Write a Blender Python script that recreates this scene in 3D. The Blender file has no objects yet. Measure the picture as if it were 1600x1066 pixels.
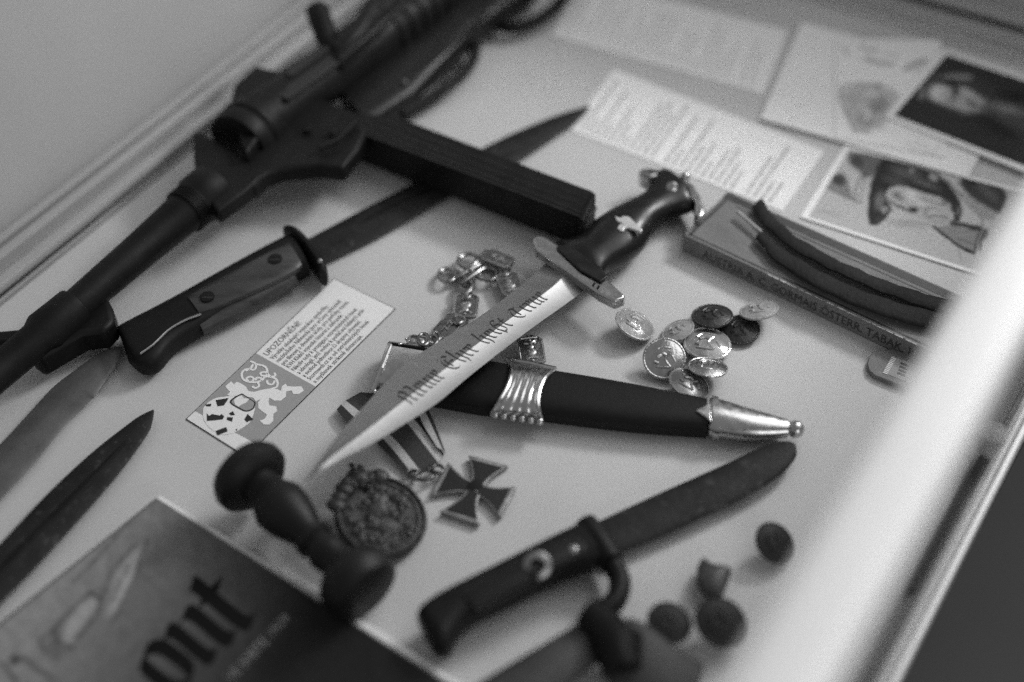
import bpy, math, random
from mathutils import Vector, Matrix
random.seed(7)
S = bpy.context.scene
COL = S.collection

# ------------------------------------------------------------------ camera
CAM = Vector((0.31409, -0.45257, 0.569))
RT = Vector((0.84094, 0.54001, -0.03469)); UP = Vector((-0.36815, 0.61793, 0.69471)); FW = Vector((-0.39659, 0.57144, -0.71845))
FPX = 50 / 36 * 1600
cd = bpy.data.cameras.new('camera'); cam = bpy.data.objects.new('camera', cd); COL.objects.link(cam)
M = Matrix((RT, UP, -FW)).transposed().to_4x4(); M.translation = CAM
cam.matrix_world = M
cd.lens = 50; cd.sensor_width = 36; cd.clip_start = 0.02; cd.clip_end = 20
cd.dof.use_dof = True; cd.dof.focus_distance = 0.772; cd.dof.aperture_fstop = 1.85
S.camera = cam
# ------------------------------------------------------------------ light (case end lamp, room ceiling lamp, added fill for the rail, black and white photograph)
w = bpy.data.worlds.new('World'); S.world = w; w.use_nodes = True
w.node_tree.nodes['Background'].inputs[0].default_value = (0.5, 0.5, 0.5, 1)
w.node_tree.nodes['Background'].inputs[1].default_value = 0.52
def area(name, loc, target, sx, sy, power):
    l = bpy.data.lights.new(name, 'AREA'); l.shape = 'RECTANGLE'; l.size = sx; l.size_y = sy; l.energy = power
    o = bpy.data.objects.new(name, l); COL.objects.link(o); o.location = loc
    o.rotation_euler = (Vector(target) - Vector(loc)).to_track_quat('-Z', 'Y').to_euler()
    return o
area('far_end_lamp', (0.34, 0.84, 0.66), (0.10, 0.22, 0), 0.30, 0.14, 7.0)
area('room_ceiling_lamp', (0.50, 0.86, 1.12), (0.15, 0.30, 0), 1.25, 1.1, 9.4)
area('rail_fill_lamp', (1.05, -0.62, 0.42), (0.25, -0.15, 0.2), 0.5, 0.5, 3.0)  # added fill lamp out of view, brightens the white top rail
S.view_settings.view_transform = 'Standard'; S.view_settings.look = 'None'
S.view_settings.exposure = -0.08; S.view_settings.gamma = 1.0
S.cycles.use_denoising = False
S.cycles.use_adaptive_sampling = True; S.cycles.adaptive_threshold = 0.035; S.cycles.adaptive_min_samples = 32
S.cycles.max_bounces = 6; S.cycles.transparent_max_bounces = 12
S.cycles.caustics_reflective = False; S.cycles.caustics_refractive = False

def P(x, y, h=0.0):
    """point of the place seen at photograph pixel x,y at h millimetres above the case floor"""
    r = RT * ((x - 800) / FPX) + UP * ((533 - y) / FPX) + FW
    return CAM + r * ((h / 1000 - CAM.z) / r.z)
mm = 0.001
# ------------------------------------------------------------------ materials
def mat(name, col, rough=0.5, metal=0.0, var=0.0, vs=60, bump=0.0, bs=400, coat=0.0, stretch=None, alpha=None, trans=0.0, spec=0.5, wear=None, rvar=0.0):
    m = bpy.data.materials.new(name); m.use_nodes = True
    nt = m.node_tree; N = nt.nodes; L = nt.links; b = N['Principled BSDF']
    b.inputs['Roughness'].default_value = rough; b.inputs['Metallic'].default_value = metal
    b.inputs['Base Color'].default_value = (col, col, col, 1); b.inputs['Coat Weight'].default_value = coat
    b.inputs['Specular IOR Level'].default_value = spec
    if trans: b.inputs['Transmission Weight'].default_value = trans
    if alpha is not None: b.inputs['Alpha'].default_value = alpha
    tc = N.new('ShaderNodeTexCoord'); mp = N.new('ShaderNodeMapping'); L.new(tc.outputs['Object'], mp.inputs[0])
    if stretch: mp.inputs['Rotation'].default_value = (0, 0, stretch[0]); mp.inputs['Scale'].default_value = (1, stretch[1], 1); mp.vector_type = 'TEXTURE'; mp.inputs['Scale'].default_value = (stretch[1], 1, 1)
    if var or wear:
        n = N.new('ShaderNodeTexNoise'); n.inputs['Scale'].default_value = vs; n.inputs['Detail'].default_value = 8; n.inputs['Roughness'].default_value = 0.6
        L.new(mp.outputs[0], n.inputs[0])
        r = N.new('ShaderNodeMapRange'); r.inputs[1].default_value = 0.3; r.inputs[2].default_value = 0.7
        r.inputs[3].default_value = col * (1 - var); r.inputs[4].default_value = col * (1 + var)
        L.new(n.outputs[0], r.inputs[0]); src = r.outputs[0]
        if wear:
            n2 = N.new('ShaderNodeTexNoise'); n2.inputs['Scale'].default_value = wear[0]; n2.inputs['Detail'].default_value = 10; n2.inputs['Roughness'].default_value = 0.75
            L.new(mp.outputs[0], n2.inputs[0])
            r2 = N.new('ShaderNodeMapRange'); r2.inputs[1].default_value = wear[1]; r2.inputs[2].default_value = wear[1] + 0.08; L.new(n2.outputs[0], r2.inputs[0])
            mx = N.new('ShaderNodeMix'); L.new(r2.outputs[0], mx.inputs[0]); L.new(src, mx.inputs[2]); mx.inputs[3].default_value = wear[2]
            src = mx.outputs[0]
        L.new(src, b.inputs['Base Color'])
    if rvar:
        n3 = N.new('ShaderNodeTexNoise'); n3.inputs['Scale'].default_value = vs * 1.7; n3.inputs['Detail'].default_value = 6; L.new(mp.outputs[0], n3.inputs[0])
        r3 = N.new('ShaderNodeMapRange'); r3.inputs[1].default_value = 0.3; r3.inputs[2].default_value = 0.7; r3.inputs[3].default_value = max(0.03, rough - rvar); r3.inputs[4].default_value = min(1, rough + rvar)
        L.new(n3.outputs[0], r3.inputs[0]); L.new(r3.outputs[0], b.inputs['Roughness'])
    if bump:
        n = N.new('ShaderNodeTexNoise'); n.inputs['Scale'].default_value = bs; n.inputs['Detail'].default_value = 6
        L.new(mp.outputs[0], n.inputs[0]); bm = N.new('ShaderNodeBump'); bm.inputs['Strength'].default_value = bump; bm.inputs['Distance'].default_value = 0.0006
        L.new(n.outputs[0], bm.inputs['Height']); L.new(bm.outputs[0], b.inputs['Normal'])
    return m
FLOOR = mat('white_board', 0.54, 0.55, var=0.035, vs=14, bump=0.25, bs=1500, spec=0.3, wear=(260, 0.73, 0.25))
PANEL = mat('painted_panel', 0.46, 0.5, var=0.06, vs=5)
PAPER = mat('paper', 0.84, 0.7, var=0.02, vs=40, bump=0.1, bs=900, spec=0.2)
CARD = mat('card_white', 0.80, 0.6, var=0.02, vs=200, spec=0.2)
CARDG = mat('print_grey', 0.33, 0.6, var=0.04, vs=300, spec=0.2)
INK = mat('print_black', 0.03, 0.6, spec=0.2)
INKS = mat('print_soft', 0.44, 0.7, var=0.3, vs=300, spec=0.2)
ALU = mat('satin_aluminium', 0.46, 0.38, 0.35, var=0.05, vs=30, bump=0.05, bs=600)
WHITEP = mat('white_enamel', 0.86, 0.35, var=0.02, vs=20)
RUB = mat('black_rubber', 0.015, 0.6)
STEEL = mat('polished_steel', 0.33, 0.43, 1.0, var=0.06, vs=90, bump=0.04, bs=900, stretch=(0.3, 12), rvar=0.05)
CHROME = mat('nickel_silver', 0.50, 0.25, 1.0, var=0.15, vs=160, bump=0.10, bs=200, rvar=0.08)
OLDST = mat('aged_steel', 0.105, 0.5, 0.3, var=0.25, vs=60, bump=0.2, bs=350, wear=(90, 0.62, 0.06))
DSTEEL = mat('pitted_dark_steel', 0.013, 0.6, 0.0, spec=0.25, var=0.5, vs=70, bump=0.6, bs=260, wear=(150, 0.57, 0.055))
GUNM = mat('gun_blue', 0.007, 0.5, 0.0, spec=0.18, var=0.5, vs=50, bump=0.15, bs=500, wear=(110, 0.67, 0.06), rvar=0.1)
GUNL = mat('gun_blue_worn', 0.03, 0.35, 0.3, var=0.6, vs=90)
BAKE = mat('dark_bakelite', 0.007, 0.4, spec=0.3, var=0.4, vs=60, bump=0.1, bs=300)
WOOD = mat('dark_walnut', 0.034, 0.42, var=0.75, vs=110, bump=0.3, bs=250, stretch=(0.63, 9), rvar=0.12, wear=(160, 0.62, 0.085))
TWOOD = mat('turned_wood', 0.006, 0.5, spec=0.3, var=0.5, vs=60, bump=0.1, bs=200, rvar=0.1)
EBONY = mat('ebony', 0.008, 0.33, spec=0.35, var=0.4, vs=80, bump=0.08, bs=400, rvar=0.08)
BLKS = mat('black_lacquer', 0.005, 0.5, spec=0.25, var=0.4, vs=200, bump=0.12, bs=900)
BRZ = mat('dark_bronze', 0.020, 0.45, 0.4, var=0.7, vs=150, bump=1.0, bs=330)
SILV = mat('button_silver', 0.48, 0.25, 1.0, var=0.2, vs=260, bump=0.35, bs=500)
PALEB = mat('pale_worn_button', 0.42, 0.32, 0.35, var=0.2, vs=300, bump=0.4, bs=500, coat=0.2)
PEARL = mat('glass_button', 0.55, 0.14, 0.0, var=0.25, vs=250, bump=0.5, bs=400, trans=0.55, coat=0.5)
DBUT = mat('dark_button', 0.045, 0.38, 0.5, var=0.4, vs=300, bump=0.5, bs=500)
BBUT = mat('black_button', 0.010, 0.6, spec=.3, var=.5, vs=200, bump=.4, bs=400)
SMOKE = mat('smoky_button', 0.14, 0.25, 0.1, var=0.25, vs=200, bump=0.3, bs=300, trans=0.3)
LEATH = mat('dark_leather', 0.007, 0.7, spec=0.25, var=0.5, vs=120, bump=0.7, bs=350, wear=(180, 0.68, 0.05))
BOXM = mat('worn_box_card', 0.15, 0.55, var=0.18, vs=60, bump=0.3, bs=400, wear=(160, 0.68, 0.3))
BOXD = mat('box_dark_print', 0.035, 0.55, var=0.3, vs=160)
BOXL = mat('box_bare_card', 0.42, 0.7, var=0.4, vs=300)
RIBD = mat('ribbon_black', 0.018, 0.7, bump=0.6, bs=1400)
RIBM = mat('ribbon_dark_grey', 0.035, 0.65, bump=0.6, bs=1400)
RIBW = mat('ribbon_white', 0.50, 0.65, bump=0.6, bs=1400)
BOOK = mat('booklet_cover', 0.11, 0.45, var=0.35, vs=9, wear=(24, 0.60, 0.17))
BOOKD = mat('booklet_dark_band', 0.014, 0.45, var=0.3, vs=20)
BOOKL = mat('booklet_light_print', 0.22, 0.5, var=0.3, vs=60)
PHD = mat('photo_dark', 0.020, 0.6, spec=.12, var=0.4, vs=40)
PHM = mat('photo_mid', 0.12, 0.35, var=0.8, vs=170)
PHL = mat('photo_light', 0.36, 0.35, var=0.5, vs=200)
PHG = mat('photo_ground', 0.50, 0.35, var=0.08, vs=30)
ENAM = mat('black_enamel', 0.012, 0.4, bump=0.2, bs=500)
ROOM = mat('dark_room_floor', 0.05, 0.7, var=0.1, vs=3)
ENGR = mat('etched_black', 0.05, 0.6, 0.3)
gm = bpy.data.materials.new('thin_clear_glass'); gm.use_nodes = True
_n = gm.node_tree.nodes; _l = gm.node_tree.links; _n.remove(_n['Principled BSDF'])
_t = _n.new('ShaderNodeBsdfTransparent'); _t.inputs[0].default_value = (.93, .93, .93, 1); _g = _n.new('ShaderNodeBsdfGlossy'); _g.inputs['Roughness'].default_value = 0.02
_f = _n.new('ShaderNodeLayerWeight'); _p = _n.new('ShaderNodeMath'); _p.operation = 'POWER'; _p.inputs[1].default_value = 4; _q = _n.new('ShaderNodeMath'); _q.operation = 'MULTIPLY_ADD'; _q.inputs[1].default_value = .5; _q.inputs[2].default_value = .04
_m = _n.new('ShaderNodeMixShader'); _l.new(_f.outputs['Facing'], _p.inputs[0]); _l.new(_p.outputs[0], _q.inputs[0])
_l.new(_q.outputs[0], _m.inputs[0]); _l.new(_t.outputs[0], _m.inputs[1]); _l.new(_g.outputs[0], _m.inputs[2]); _l.new(_m.outputs[0], _n['Material Output'].inputs[0])

# ------------------------------------------------------------------ objects and meshes
WL = {}
def tag(o, label=None, cat=None, group=None, kind=None):
    if label: o['label'] = label
    if cat: o['category'] = cat
    if group: o['group'] = group
    if kind: o['kind'] = kind
    return o
def thing(name, loc, label, cat, group=None):
    o = bpy.data.objects.new(name, None); COL.objects.link(o); o.location = loc; o.empty_display_size = 0.01
    WL[o] = Vector(loc); return tag(o, label, cat, group)

class MB:
    def __init__(s): s.v = []; s.f = []
    def add(s, vs, fs):
        k = len(s.v); s.v += [Vector(v) for v in vs]; s.f += [tuple(i + k for i in f) for f in fs]; return s
    def prism(s, top, z0):
        """polygon (world points) extruded straight down to height z0 (metres)"""
        n = len(top); top = [Vector(p) for p in top]
        a = sum(top[i].x * top[(i + 1) % n].y - top[(i + 1) % n].x * top[i].y for i in range(n))
        if a < 0: top = top[::-1]
        bot = [Vector((p.x, p.y, z0)) for p in top]
        return s.add(top + bot, [tuple(range(n)), tuple(range(2 * n - 1, n - 1, -1))] + [(i, i + n, (i + 1) % n + n, (i + 1) % n) for i in range(n)])
    def flat(s, px, h):
        pts = [P(x, y, h) for x, y in px]; n = len(pts)
        a = sum(pts[i].x * pts[(i + 1) % n].y - pts[(i + 1) % n].x * pts[i].y for i in range(n))
        if a < 0: pts = pts[::-1]
        return s.add(pts, [tuple(range(n))])
    def pp(s, px, h, z0):
        return s.prism([P(x, y, h) for x, y in px], z0 * mm)
    def box(s, c, ax, ay, az):
        c, ax, ay, az = map(Vector, (c, ax, ay, az))
        v = [c + ax * i + ay * j + az * k for k in (-1, 1) for j in (-1, 1) for i in (-1, 1)]
        f = [(0, 2, 3, 1), (4, 5, 7, 6), (0, 1, 5, 4), (2, 6, 7, 3), (0, 4, 6, 2), (1, 3, 7, 5)]
        if ax.cross(ay).dot(az) < 0: f = [q[::-1] for q in f]
        return s.add(v, f)
    def bb(s, x0, x1, y0, y1, z0, z1):
        return s.box(((x0 + x1) / 2, (y0 + y1) / 2, (z0 + z1) / 2), ((x1 - x0) / 2, 0, 0), (0, (y1 - y0) / 2, 0), (0, 0, (z1 - z0) / 2))
    def rings(s, rs, cap=True, closed=False):
        n = len(rs[0]); k = len(s.v); fs = []
        m = len(rs)
        for i in range(m if closed else m - 1):
            a = i * n; b = ((i + 1) % m) * n
            for j in range(n):
                fs.append((a + j, a + (j + 1) % n, b + (j + 1) % n, b + j))
        if cap and not closed: fs += [tuple(range(n - 1, -1, -1)), tuple((m - 1) * n + j for j in range(n))]
        return s.add([p for r in rs for p in r], fs)
    def tube(s, pts, r, n=10, closed=False, flat=1.0):
        pts = [Vector(p) for p in pts]; m = len(pts)
        rr = r if isinstance(r, (list, tuple)) else [r] * m
        up = Vector((0, 0, 1)); rs = []
        for i, p in enumerate(pts):
            if closed: t = pts[(i + 1) % m] - pts[i - 1]
            else: t = pts[min(i + 1, m - 1)] - pts[max(i - 1, 0)]
            t.normalize(); u = up if abs(t.dot(up)) < 0.95 else Vector((1, 0, 0))
            a = t.cross(u).normalized(); b = a.cross(t).normalized()
            rs.append([p + (a * math.cos(q) + b * math.sin(q) * flat) * rr[i] for q in [2 * math.pi * j / n for j in range(n)]])
        return s.rings(rs, closed=closed)
    def lathe(s, p0, p1, prof, n=32):
        p0 = Vector(p0); d = Vector(p1) - p0; t = d.normalized()
        a = t.orthogonal().normalized(); b = t.cross(a)
        return s.rings([[p0 + d * q + (a * math.cos(g) + b * math.sin(g)) * r for g in [2 * math.pi * j / n for j in range(n)]] for q, r in prof])
    def LR(s, st, n=24, e=2.6):
        """loft through stations (lx,ly,rx,ry,h,half thickness mm): both silhouettes traced at height h"""
        rs = []
        for lx, ly, rx, ry, h, ht in st:
            A = P(lx, ly, h); B = P(rx, ry, h); c = (A + B) / 2; u = (B - A) / 2
            ring = []
            for j in range(n):
                g = 2 * math.pi * j / n; cg, sg = math.cos(g), math.sin(g)
                ring.append(c + u * math.copysign(abs(cg) ** (2 / e), cg) + Vector((0, 0, ht * mm * math.copysign(abs(sg) ** (2 / e), sg))))
            rs.append(ring)
        return s.rings(rs)
    def sphere(s, c, r, n=20, m=12, sc=(1, 1, 1)):
        c = Vector(c); rs = []
        for i in range(m + 1):
            a = math.pi * i / m; a = min(max(a, 0.02), math.pi - 0.02)
            rs.append([c + Vector((r * sc[0] * math.sin(a) * math.cos(g), r * sc[1] * math.sin(a) * math.sin(g), -r * sc[2] * math.cos(a))) for g in [2 * math.pi * j / n for j in range(n)]])
        return s.rings(rs)
    def build(s, name, m, parent=None, bevel=0, smooth=35, seg=2, label=None):
        me = bpy.data.meshes.new(name); c = sum(s.v, Vector()) / len(s.v); c.z = min(p.z for p in s.v)
        if parent is not None and WL.get(parent) is None: c = Vector()
        me.from_pydata([tuple(p - c) for p in s.v], [], s.f); me.update()
        me.materials.append(m)
        if smooth:
            for p in me.polygons: p.use_smooth = True
            me.set_sharp_from_angle(angle=math.radians(smooth))
        o = bpy.data.objects.new(name, me); COL.objects.link(o)
        if parent is not None:
            o.parent = parent; o.location = c - (WL.get(parent) or Vector())
            if WL.get(parent) is not None: WL[o] = c
        else: o.location = c; WL[o] = c
        if bevel:
            b = o.modifiers.new('bevel', 'BEVEL'); b.width = bevel * mm; b.segments = seg; b.limit_method = 'ANGLE'; b.angle_limit = math.radians(40)
        if label: o['label'] = label
        return o
def smoothpath(pts, k=5):
    """Catmull-Rom through pixel or world points"""
    out = []; n = len(pts)
    for i in range(n - 1):
        p = [pts[max(i - 1, 0)], pts[i], pts[i + 1], pts[min(i + 2, n - 1)]]
        for j in range(k):
            t = j / k
            out.append(tuple(0.5 * (2 * b + (c - a) * t + (2 * a - 5 * b + 4 * c - d) * t * t + (-a + 3 * b - 3 * c + d) * t ** 3) for a, b, c, d in zip(*p)))
    out.append(tuple(pts[-1])); return out
def sm(st, k=4): return smoothpath([tuple(map(float, q)) for q in st], k)

def text_geo(txt, size=1.0):
    cu = bpy.data.curves.new('t', 'FONT'); cu.body = txt; cu.size = size; cu.resolution_u = 2
    o = bpy.data.objects.new('t', cu); COL.objects.link(o)
    me = bpy.data.meshes.new_from_object(o.evaluated_get(bpy.context.evaluated_depsgraph_get()))
    v = [q.co.copy() for q in me.vertices]; f = [tuple(p.vertices) for p in me.polygons]
    bpy.data.objects.remove(o); bpy.data.curves.remove(cu); bpy.data.meshes.remove(me)
    return v, f
# broad-pen blackletter: polylines on a grid where 1 = x-height
def mi(x, top=.88, bot=.1): return [(x - .1, top + .1), (x, top), (x, bot + .06), (x + .11, bot - .06)]
GL = {
 'M': (1.35, [[(-.05, .05), (.08, 0), (.14, .5), (.05, 1.1), (.2, 1.3)], [(.2, 1.3), (.48, 1.05), (.5, .1), (.6, 0)], [(.5, 1.15), (.72, 1.32), (.98, 1.05), (1.0, .1), (1.13, 0)], [(.02, .62), (.3, .7)]]),
 'E': (.95, [[(.62, 1.2), (.4, 1.38), (.08, 1.15), (0, .7), (.06, .2), (.32, -.03), (.66, .2)], [(.3, 1.15), (.28, .35)], [(.1, .72), (.6, .8), (.68, .7)], [(-.1, 1.3), (.1, 1.42)]]),
 'T': (.95, [[(-.1, 1.15), (.1, 1.35), (.45, 1.2), (.7, 1.36)], [(.12, 1.2), (-.02, .75), (.06, .25), (.32, 0), (.66, .25)], [(.38, 1.15), (.36, .3)]]),
 'H': (1.0, [[(.0, 1.4), (.12, 1.2), (.1, .15), (.22, 0)], [(.1, .75), (.4, 1.0), (.62, .8), (.58, .15), (.38, -.25)], [(-.12, 1.1), (.1, 1.3), (.45, 1.25)]]),
 'e': (.48, [mi(0), [(0, .9), (.17, 1.02), (.28, .8), (.04, .48)]]),
 'i': (.32, [mi(0), [(-.04, 1.25), (.08, 1.35)]]),
 'n': (.68, [mi(0), mi(.36), [(.05, .85), (.26, .98)]]),
 'u': (.68, [mi(0), mi(.36), [(.05, .05), (.3, .14)]]),
 'h': (.68, [[(-.08, 1.5), (0, 1.38), (0, .15), (.1, .04)], [(.05, .85), (.26, .98), (.36, .85), (.36, .15), (.2, -.25)]]),
 'r': (.46, [mi(0), [(.06, .82), (.2, .98), (.32, .86)]]),
 't': (.42, [[(-.02, 1.3), (0, 1.15), (0, .15), (.12, .02)], [(-.16, .93), (.24, .93)]]),
 'a': (.66, [[(.0, .9), (.16, 1.0), (.36, .86), (.36, .15), (.48, .04)], [(.36, .55), (.02, .45), (.0, .15), (.14, .02), (.34, .16)]]),
 's': (.72, [[(-.02, -.2), (.02, .1), (.02, 1.3), (.2, 1.45), (.36, 1.32), (.12, .98), (.4, .82), (.42, .3), (.26, 0), (.12, .05)]]),
 ' ': (.55, []),
}
GL['o'] = (.62, [[(.2, 1.0), (0, .85), (0, .18), (.16, 0)], [(.16, 0), (.36, .15), (.36, .82), (.2, 1.0)]])
def blackletter(txt, nib=.2, ang=40):
    """list of quads in letter space (u, v)"""
    q = []; x = 0; nx, ny = math.cos(math.radians(ang)) * nib / 2, math.sin(math.radians(ang)) * nib / 2
    for ch in txt:
        adv, strokes = GL[ch]
        for st in strokes:
            st = sm(st, 5)
            for (a, b), (c, d) in zip(st, st[1:]):
                q.append([(x + a - nx, b + ny * -1), (x + a + nx, b + ny), (x + c + nx, d + ny), (x + c - nx, d - ny)])
        adv += .02; x += adv
    return q, x

# ================================================================== THE SETTING
o = MB().bb(-.2705, .2515, -.75, .3935, -.008, 0).build('case_floor', FLOOR, smooth=0); tag(o, kind='structure')
def profile_bar(name, m, sec, along, a0, a1, parent=None, **k):
    """sec: polygon (offset, z) across; along 'x' or 'y'"""
    b = MB(); n = len(sec)
    pt = (lambda s, a: Vector((s[0], a, s[1]))) if along == 'y' else (lambda s, a: Vector((a, s[0], s[1])))
    b.rings([[pt(q, a0) for q in sec], [pt(q, a1) for q in sec]])
    return b.build(name, m, parent, bevel=.5, smooth=0, **k)
# left side: sliding-door track and upright panel
t = thing('case_side_track', (-.29, 0, 0), 'pale double aluminium sliding track along the left edge of the case floor', 'track')
profile_bar('track_bed', ALU, [(-.312, -.008), (-.2715, -.008), (-.2715, .0035), (-.312, .0035)], 'y', -.75, .43, t)
profile_bar('track_rib', ALU, [(-.283, .0036), (-.2745, .0036), (-.2755, .008), (-.282, .008)], 'y', -.75, .43, t)
profile_bar('track_rib', ALU, [(-.2965, .0036), (-.288, .0036), (-.289, .012), (-.2955, .012)], 'y', -.75, .43, t)
profile_bar('track_groove', RUB, [(-.3005, .0036), (-.2975, .0036), (-.2975, .0046), (-.3005, .0046)], 'y', -.75, .43, t)
profile_bar('track_lip', ALU, [(-.3085, .0036), (-.302, .0036), (-.3025, .010), (-.3085, .010)], 'y', -.75, .43, t)
profile_bar('track_groove', RUB, [(-.2742, .0036), (-.2718, .0036), (-.2718, .0042), (-.2742, .0042)], 'y', -.75, .43, t)
o = MB().bb(-.3185, -.3125, -.75, .46, -.008, .36).build('upright_wall', PANEL, smooth=0)
tag(o, 'plain grey upright panel forming the left wall of the display case', 'panel')
# far end
t = thing('case_end_track', (0, .41, 0), 'grey track with a dark groove closing the far end of the case, top right', 'track')
profile_bar('track_bed', PANEL, [(.394, -.008), (.452, -.008), (.452, .003), (.394, .003)], 'x', -.312, .262, t)
profile_bar('track_rib', ALU, [(.400, .0031), (.409, .0031), (.408, .008), (.401, .008)], 'x', -.312, .262, t)
profile_bar('track_groove', RUB, [(.423, .0031), (.429, .0031), (.429, .0045), (.423, .0045)], 'x', -.312, .262, t)
o = MB().bb(-.312, .2625, .4530, .459, -.008, .25).build('upright_wall', PANEL, smooth=0)
tag(o, 'grey upright panel behind the track at the far end of the case', 'panel')
# right side: lower rail, slot, lock, pane, top rail
t = thing('case_front_rail', (.257, 0, 0), 'narrow grooved white metal rail at floor level on the right edge of the case', 'rail')
profile_bar('rail_sill', PANEL, [(.2518, -.010), (.2635, -.010), (.2635, .002), (.2518, .002)], 'y', -.75, .452, t)
profile_bar('rail_rib', WHITEP, [(.2606, .0021), (.2635, .0021), (.2635, .0065), (.2609, .0065)], 'y', -.75, .452, t)
profile_bar('rail_rib', WHITEP, [(.2545, .0021), (.2592, .0021), (.2589, .0065), (.2548, .0065)], 'y', -.75, .452, t)
profile_bar('rail_slot', RUB, [(.2485, .0004), (.2526, .0004), (.2526, .005), (.2485, .005)], 'y', -.043, .040, t)
profile_bar('inner_strip', ALU, [(.2395, .0004), (.2475, .0004), (.2475, .003), (.2395, .003)], 'y', -.75, .045, t)
t = thing('rail_lock', (.253, .055, 0), 'small round white lock knob sitting on the right rail', 'lock')
MB().lathe((.252, .053, .0068), (.252, .053, .022), [(0, .0055), (.5, .0055), (.6, .0072), (.95, .0072), (1, .006)]).build('knob', WHITEP, t)
MB().bb(.2495, .2545, .036, .0455, .0068, .010).build('latch', GUNM, t, bevel=.6)
o = MB().bb(.2595, .2605, -.75, .452, .0068, .184).build('side_glass_pane', gm, smooth=0)
tag(o, 'clear upright glass pane between the lower right rail and the thick top rail', 'glass pane')
sec = [(.0145 * math.copysign(abs(math.cos(g)) ** .55, math.cos(g)) + .2518, .0085 * math.copysign(abs(math.sin(g)) ** .55, math.sin(g)) + .1935) for g in [2 * math.pi * j / 28 for j in range(28)]]
b = MB(); b.rings([[Vector((x, y, z)) for x, z in sec] for y in (-.75, .452)])
o = b.build('case_top_rail', WHITEP, smooth=60); tag(o, 'broad bright white top rail of the case, blurred across the right foreground', 'rail')
# below the case and the room
o = MB().bb(.1, .2585, -.036, .9, -.075, -.0105).build('case_apron', RUB, smooth=0); tag(o, 'black apron board under the right rail of the case', 'board')
o = MB().bb(-3, 3, -3, 4, -.92, -.9).build('room_floor', ROOM, smooth=0); tag(o, kind='structure')

def tone_mat():
    m = bpy.data.materials.new('printed_tones'); m.use_nodes = True; nt = m.node_tree; b = nt.nodes['Principled BSDF']
    b.inputs['Roughness'].default_value = .6; b.inputs['Specular IOR Level'].default_value = .12
    a = nt.nodes.new('ShaderNodeAttribute'); a.attribute_name = 'tone'; nt.links.new(a.outputs['Color'], b.inputs['Base Color']); return m
TONES = tone_mat()
def seg_d(px, py, ax, ay, bx, by):
    dx, dy = bx - ax, by - ay; q = max(0, min(1, ((px - ax) * dx + (py - ay) * dy) / (dx * dx + dy * dy + 1e-9)))
    return math.hypot(px - ax - dx * q, py - ay - dy * q)
def layer_alpha(L, x, y):
    k = L[0]
    if k == 'e':
        _, cx, cy, rx, ry, ang, soft, tone = L; a = math.radians(ang); dx, dy = x - cx, y - cy
        u = (dx * math.cos(a) + dy * math.sin(a)) / rx; v = (-dx * math.sin(a) + dy * math.cos(a)) / ry
        d = (math.hypot(u, v) - 1) * min(rx, ry)
    elif k == 'p':
        _, pts, soft, tone = L; d = 1e9; ins = False; n = len(pts)
        for i in range(n):
            ax, ay = pts[i]; bx, by = pts[(i + 1) % n]; d = min(d, seg_d(x, y, ax, ay, bx, by))
            if (ay > y) != (by > y) and x < (bx - ax) * (y - ay) / (by - ay) + ax: ins = not ins
        if ins: d = -d
    else:
        _, pts, wd_, soft, tone = L; d = min(seg_d(x, y, *a, *b) for a, b in zip(pts, pts[1:])) - wd_ / 2
    t_ = max(0, min(1, .5 - d / (2 * soft))); return t_ * t_ * (3 - 2 * t_)
from mathutils import noise as MN
def paint(quad_px, h, nx, ny, base, layers, name, parent, grain=.12, gs=.22):
    """flat print of soft tones on a sheet: quad in pixels, layers painted in order"""
    A, B, C, D = [Vector((x, y, 0)) for x, y in quad_px]; vs = []; tn = []
    bx = []
    for L in layers:
        if L[0] == 'e': r_ = max(L[3], L[4]) + L[6]; bx.append((L[1] - r_, L[1] + r_, L[2] - r_, L[2] + r_))
        else:
            r_ = (L[2] if L[0] == 'p' else L[2] + L[3]); bx.append((min(p[0] for p in L[1]) - r_, max(p[0] for p in L[1]) + r_, min(p[1] for p in L[1]) - r_, max(p[1] for p in L[1]) + r_))
    for j in range(ny + 1):
        for i in range(nx + 1):
            q = A.lerp(B, i / nx).lerp(D.lerp(C, i / nx), j / ny); x, y = q.x, q.y
            t_ = base(x, y) if callable(base) else base
            wx = x + 2.0 * MN.noise(Vector((x * .08, y * .08, 1))); wy = y + 2.0 * MN.noise(Vector((x * .08, y * .08, 7)))
            for L, (x0, x1, y0, y1) in zip(layers, bx):
                if x0 - 2 <= x <= x1 + 2 and y0 - 2 <= y <= y1 + 2:
                    al = layer_alpha(L, wx, wy); t_ += (L[-1] - t_) * al
            t_ *= 1 + grain * 2 * (MN.fractal(Vector((x * gs, y * gs, 3)), 1, 2, 4))
            tn.append(max(.006, t_)); vs.append(P(x, y, h))
    b = MB(); b.add(vs, [(j * (nx + 1) + i, (j + 1) * (nx + 1) + i, (j + 1) * (nx + 1) + i + 1, j * (nx + 1) + i + 1) for j in range(ny) for i in range(nx)])
    o = b.build(name, TONES, parent, smooth=0)
    at = o.data.attributes.new('tone', 'FLOAT_COLOR', 'POINT')
    at.data.foreach_set('color', [c for q in tn for c in (q, q, q, 1)]); return o
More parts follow.
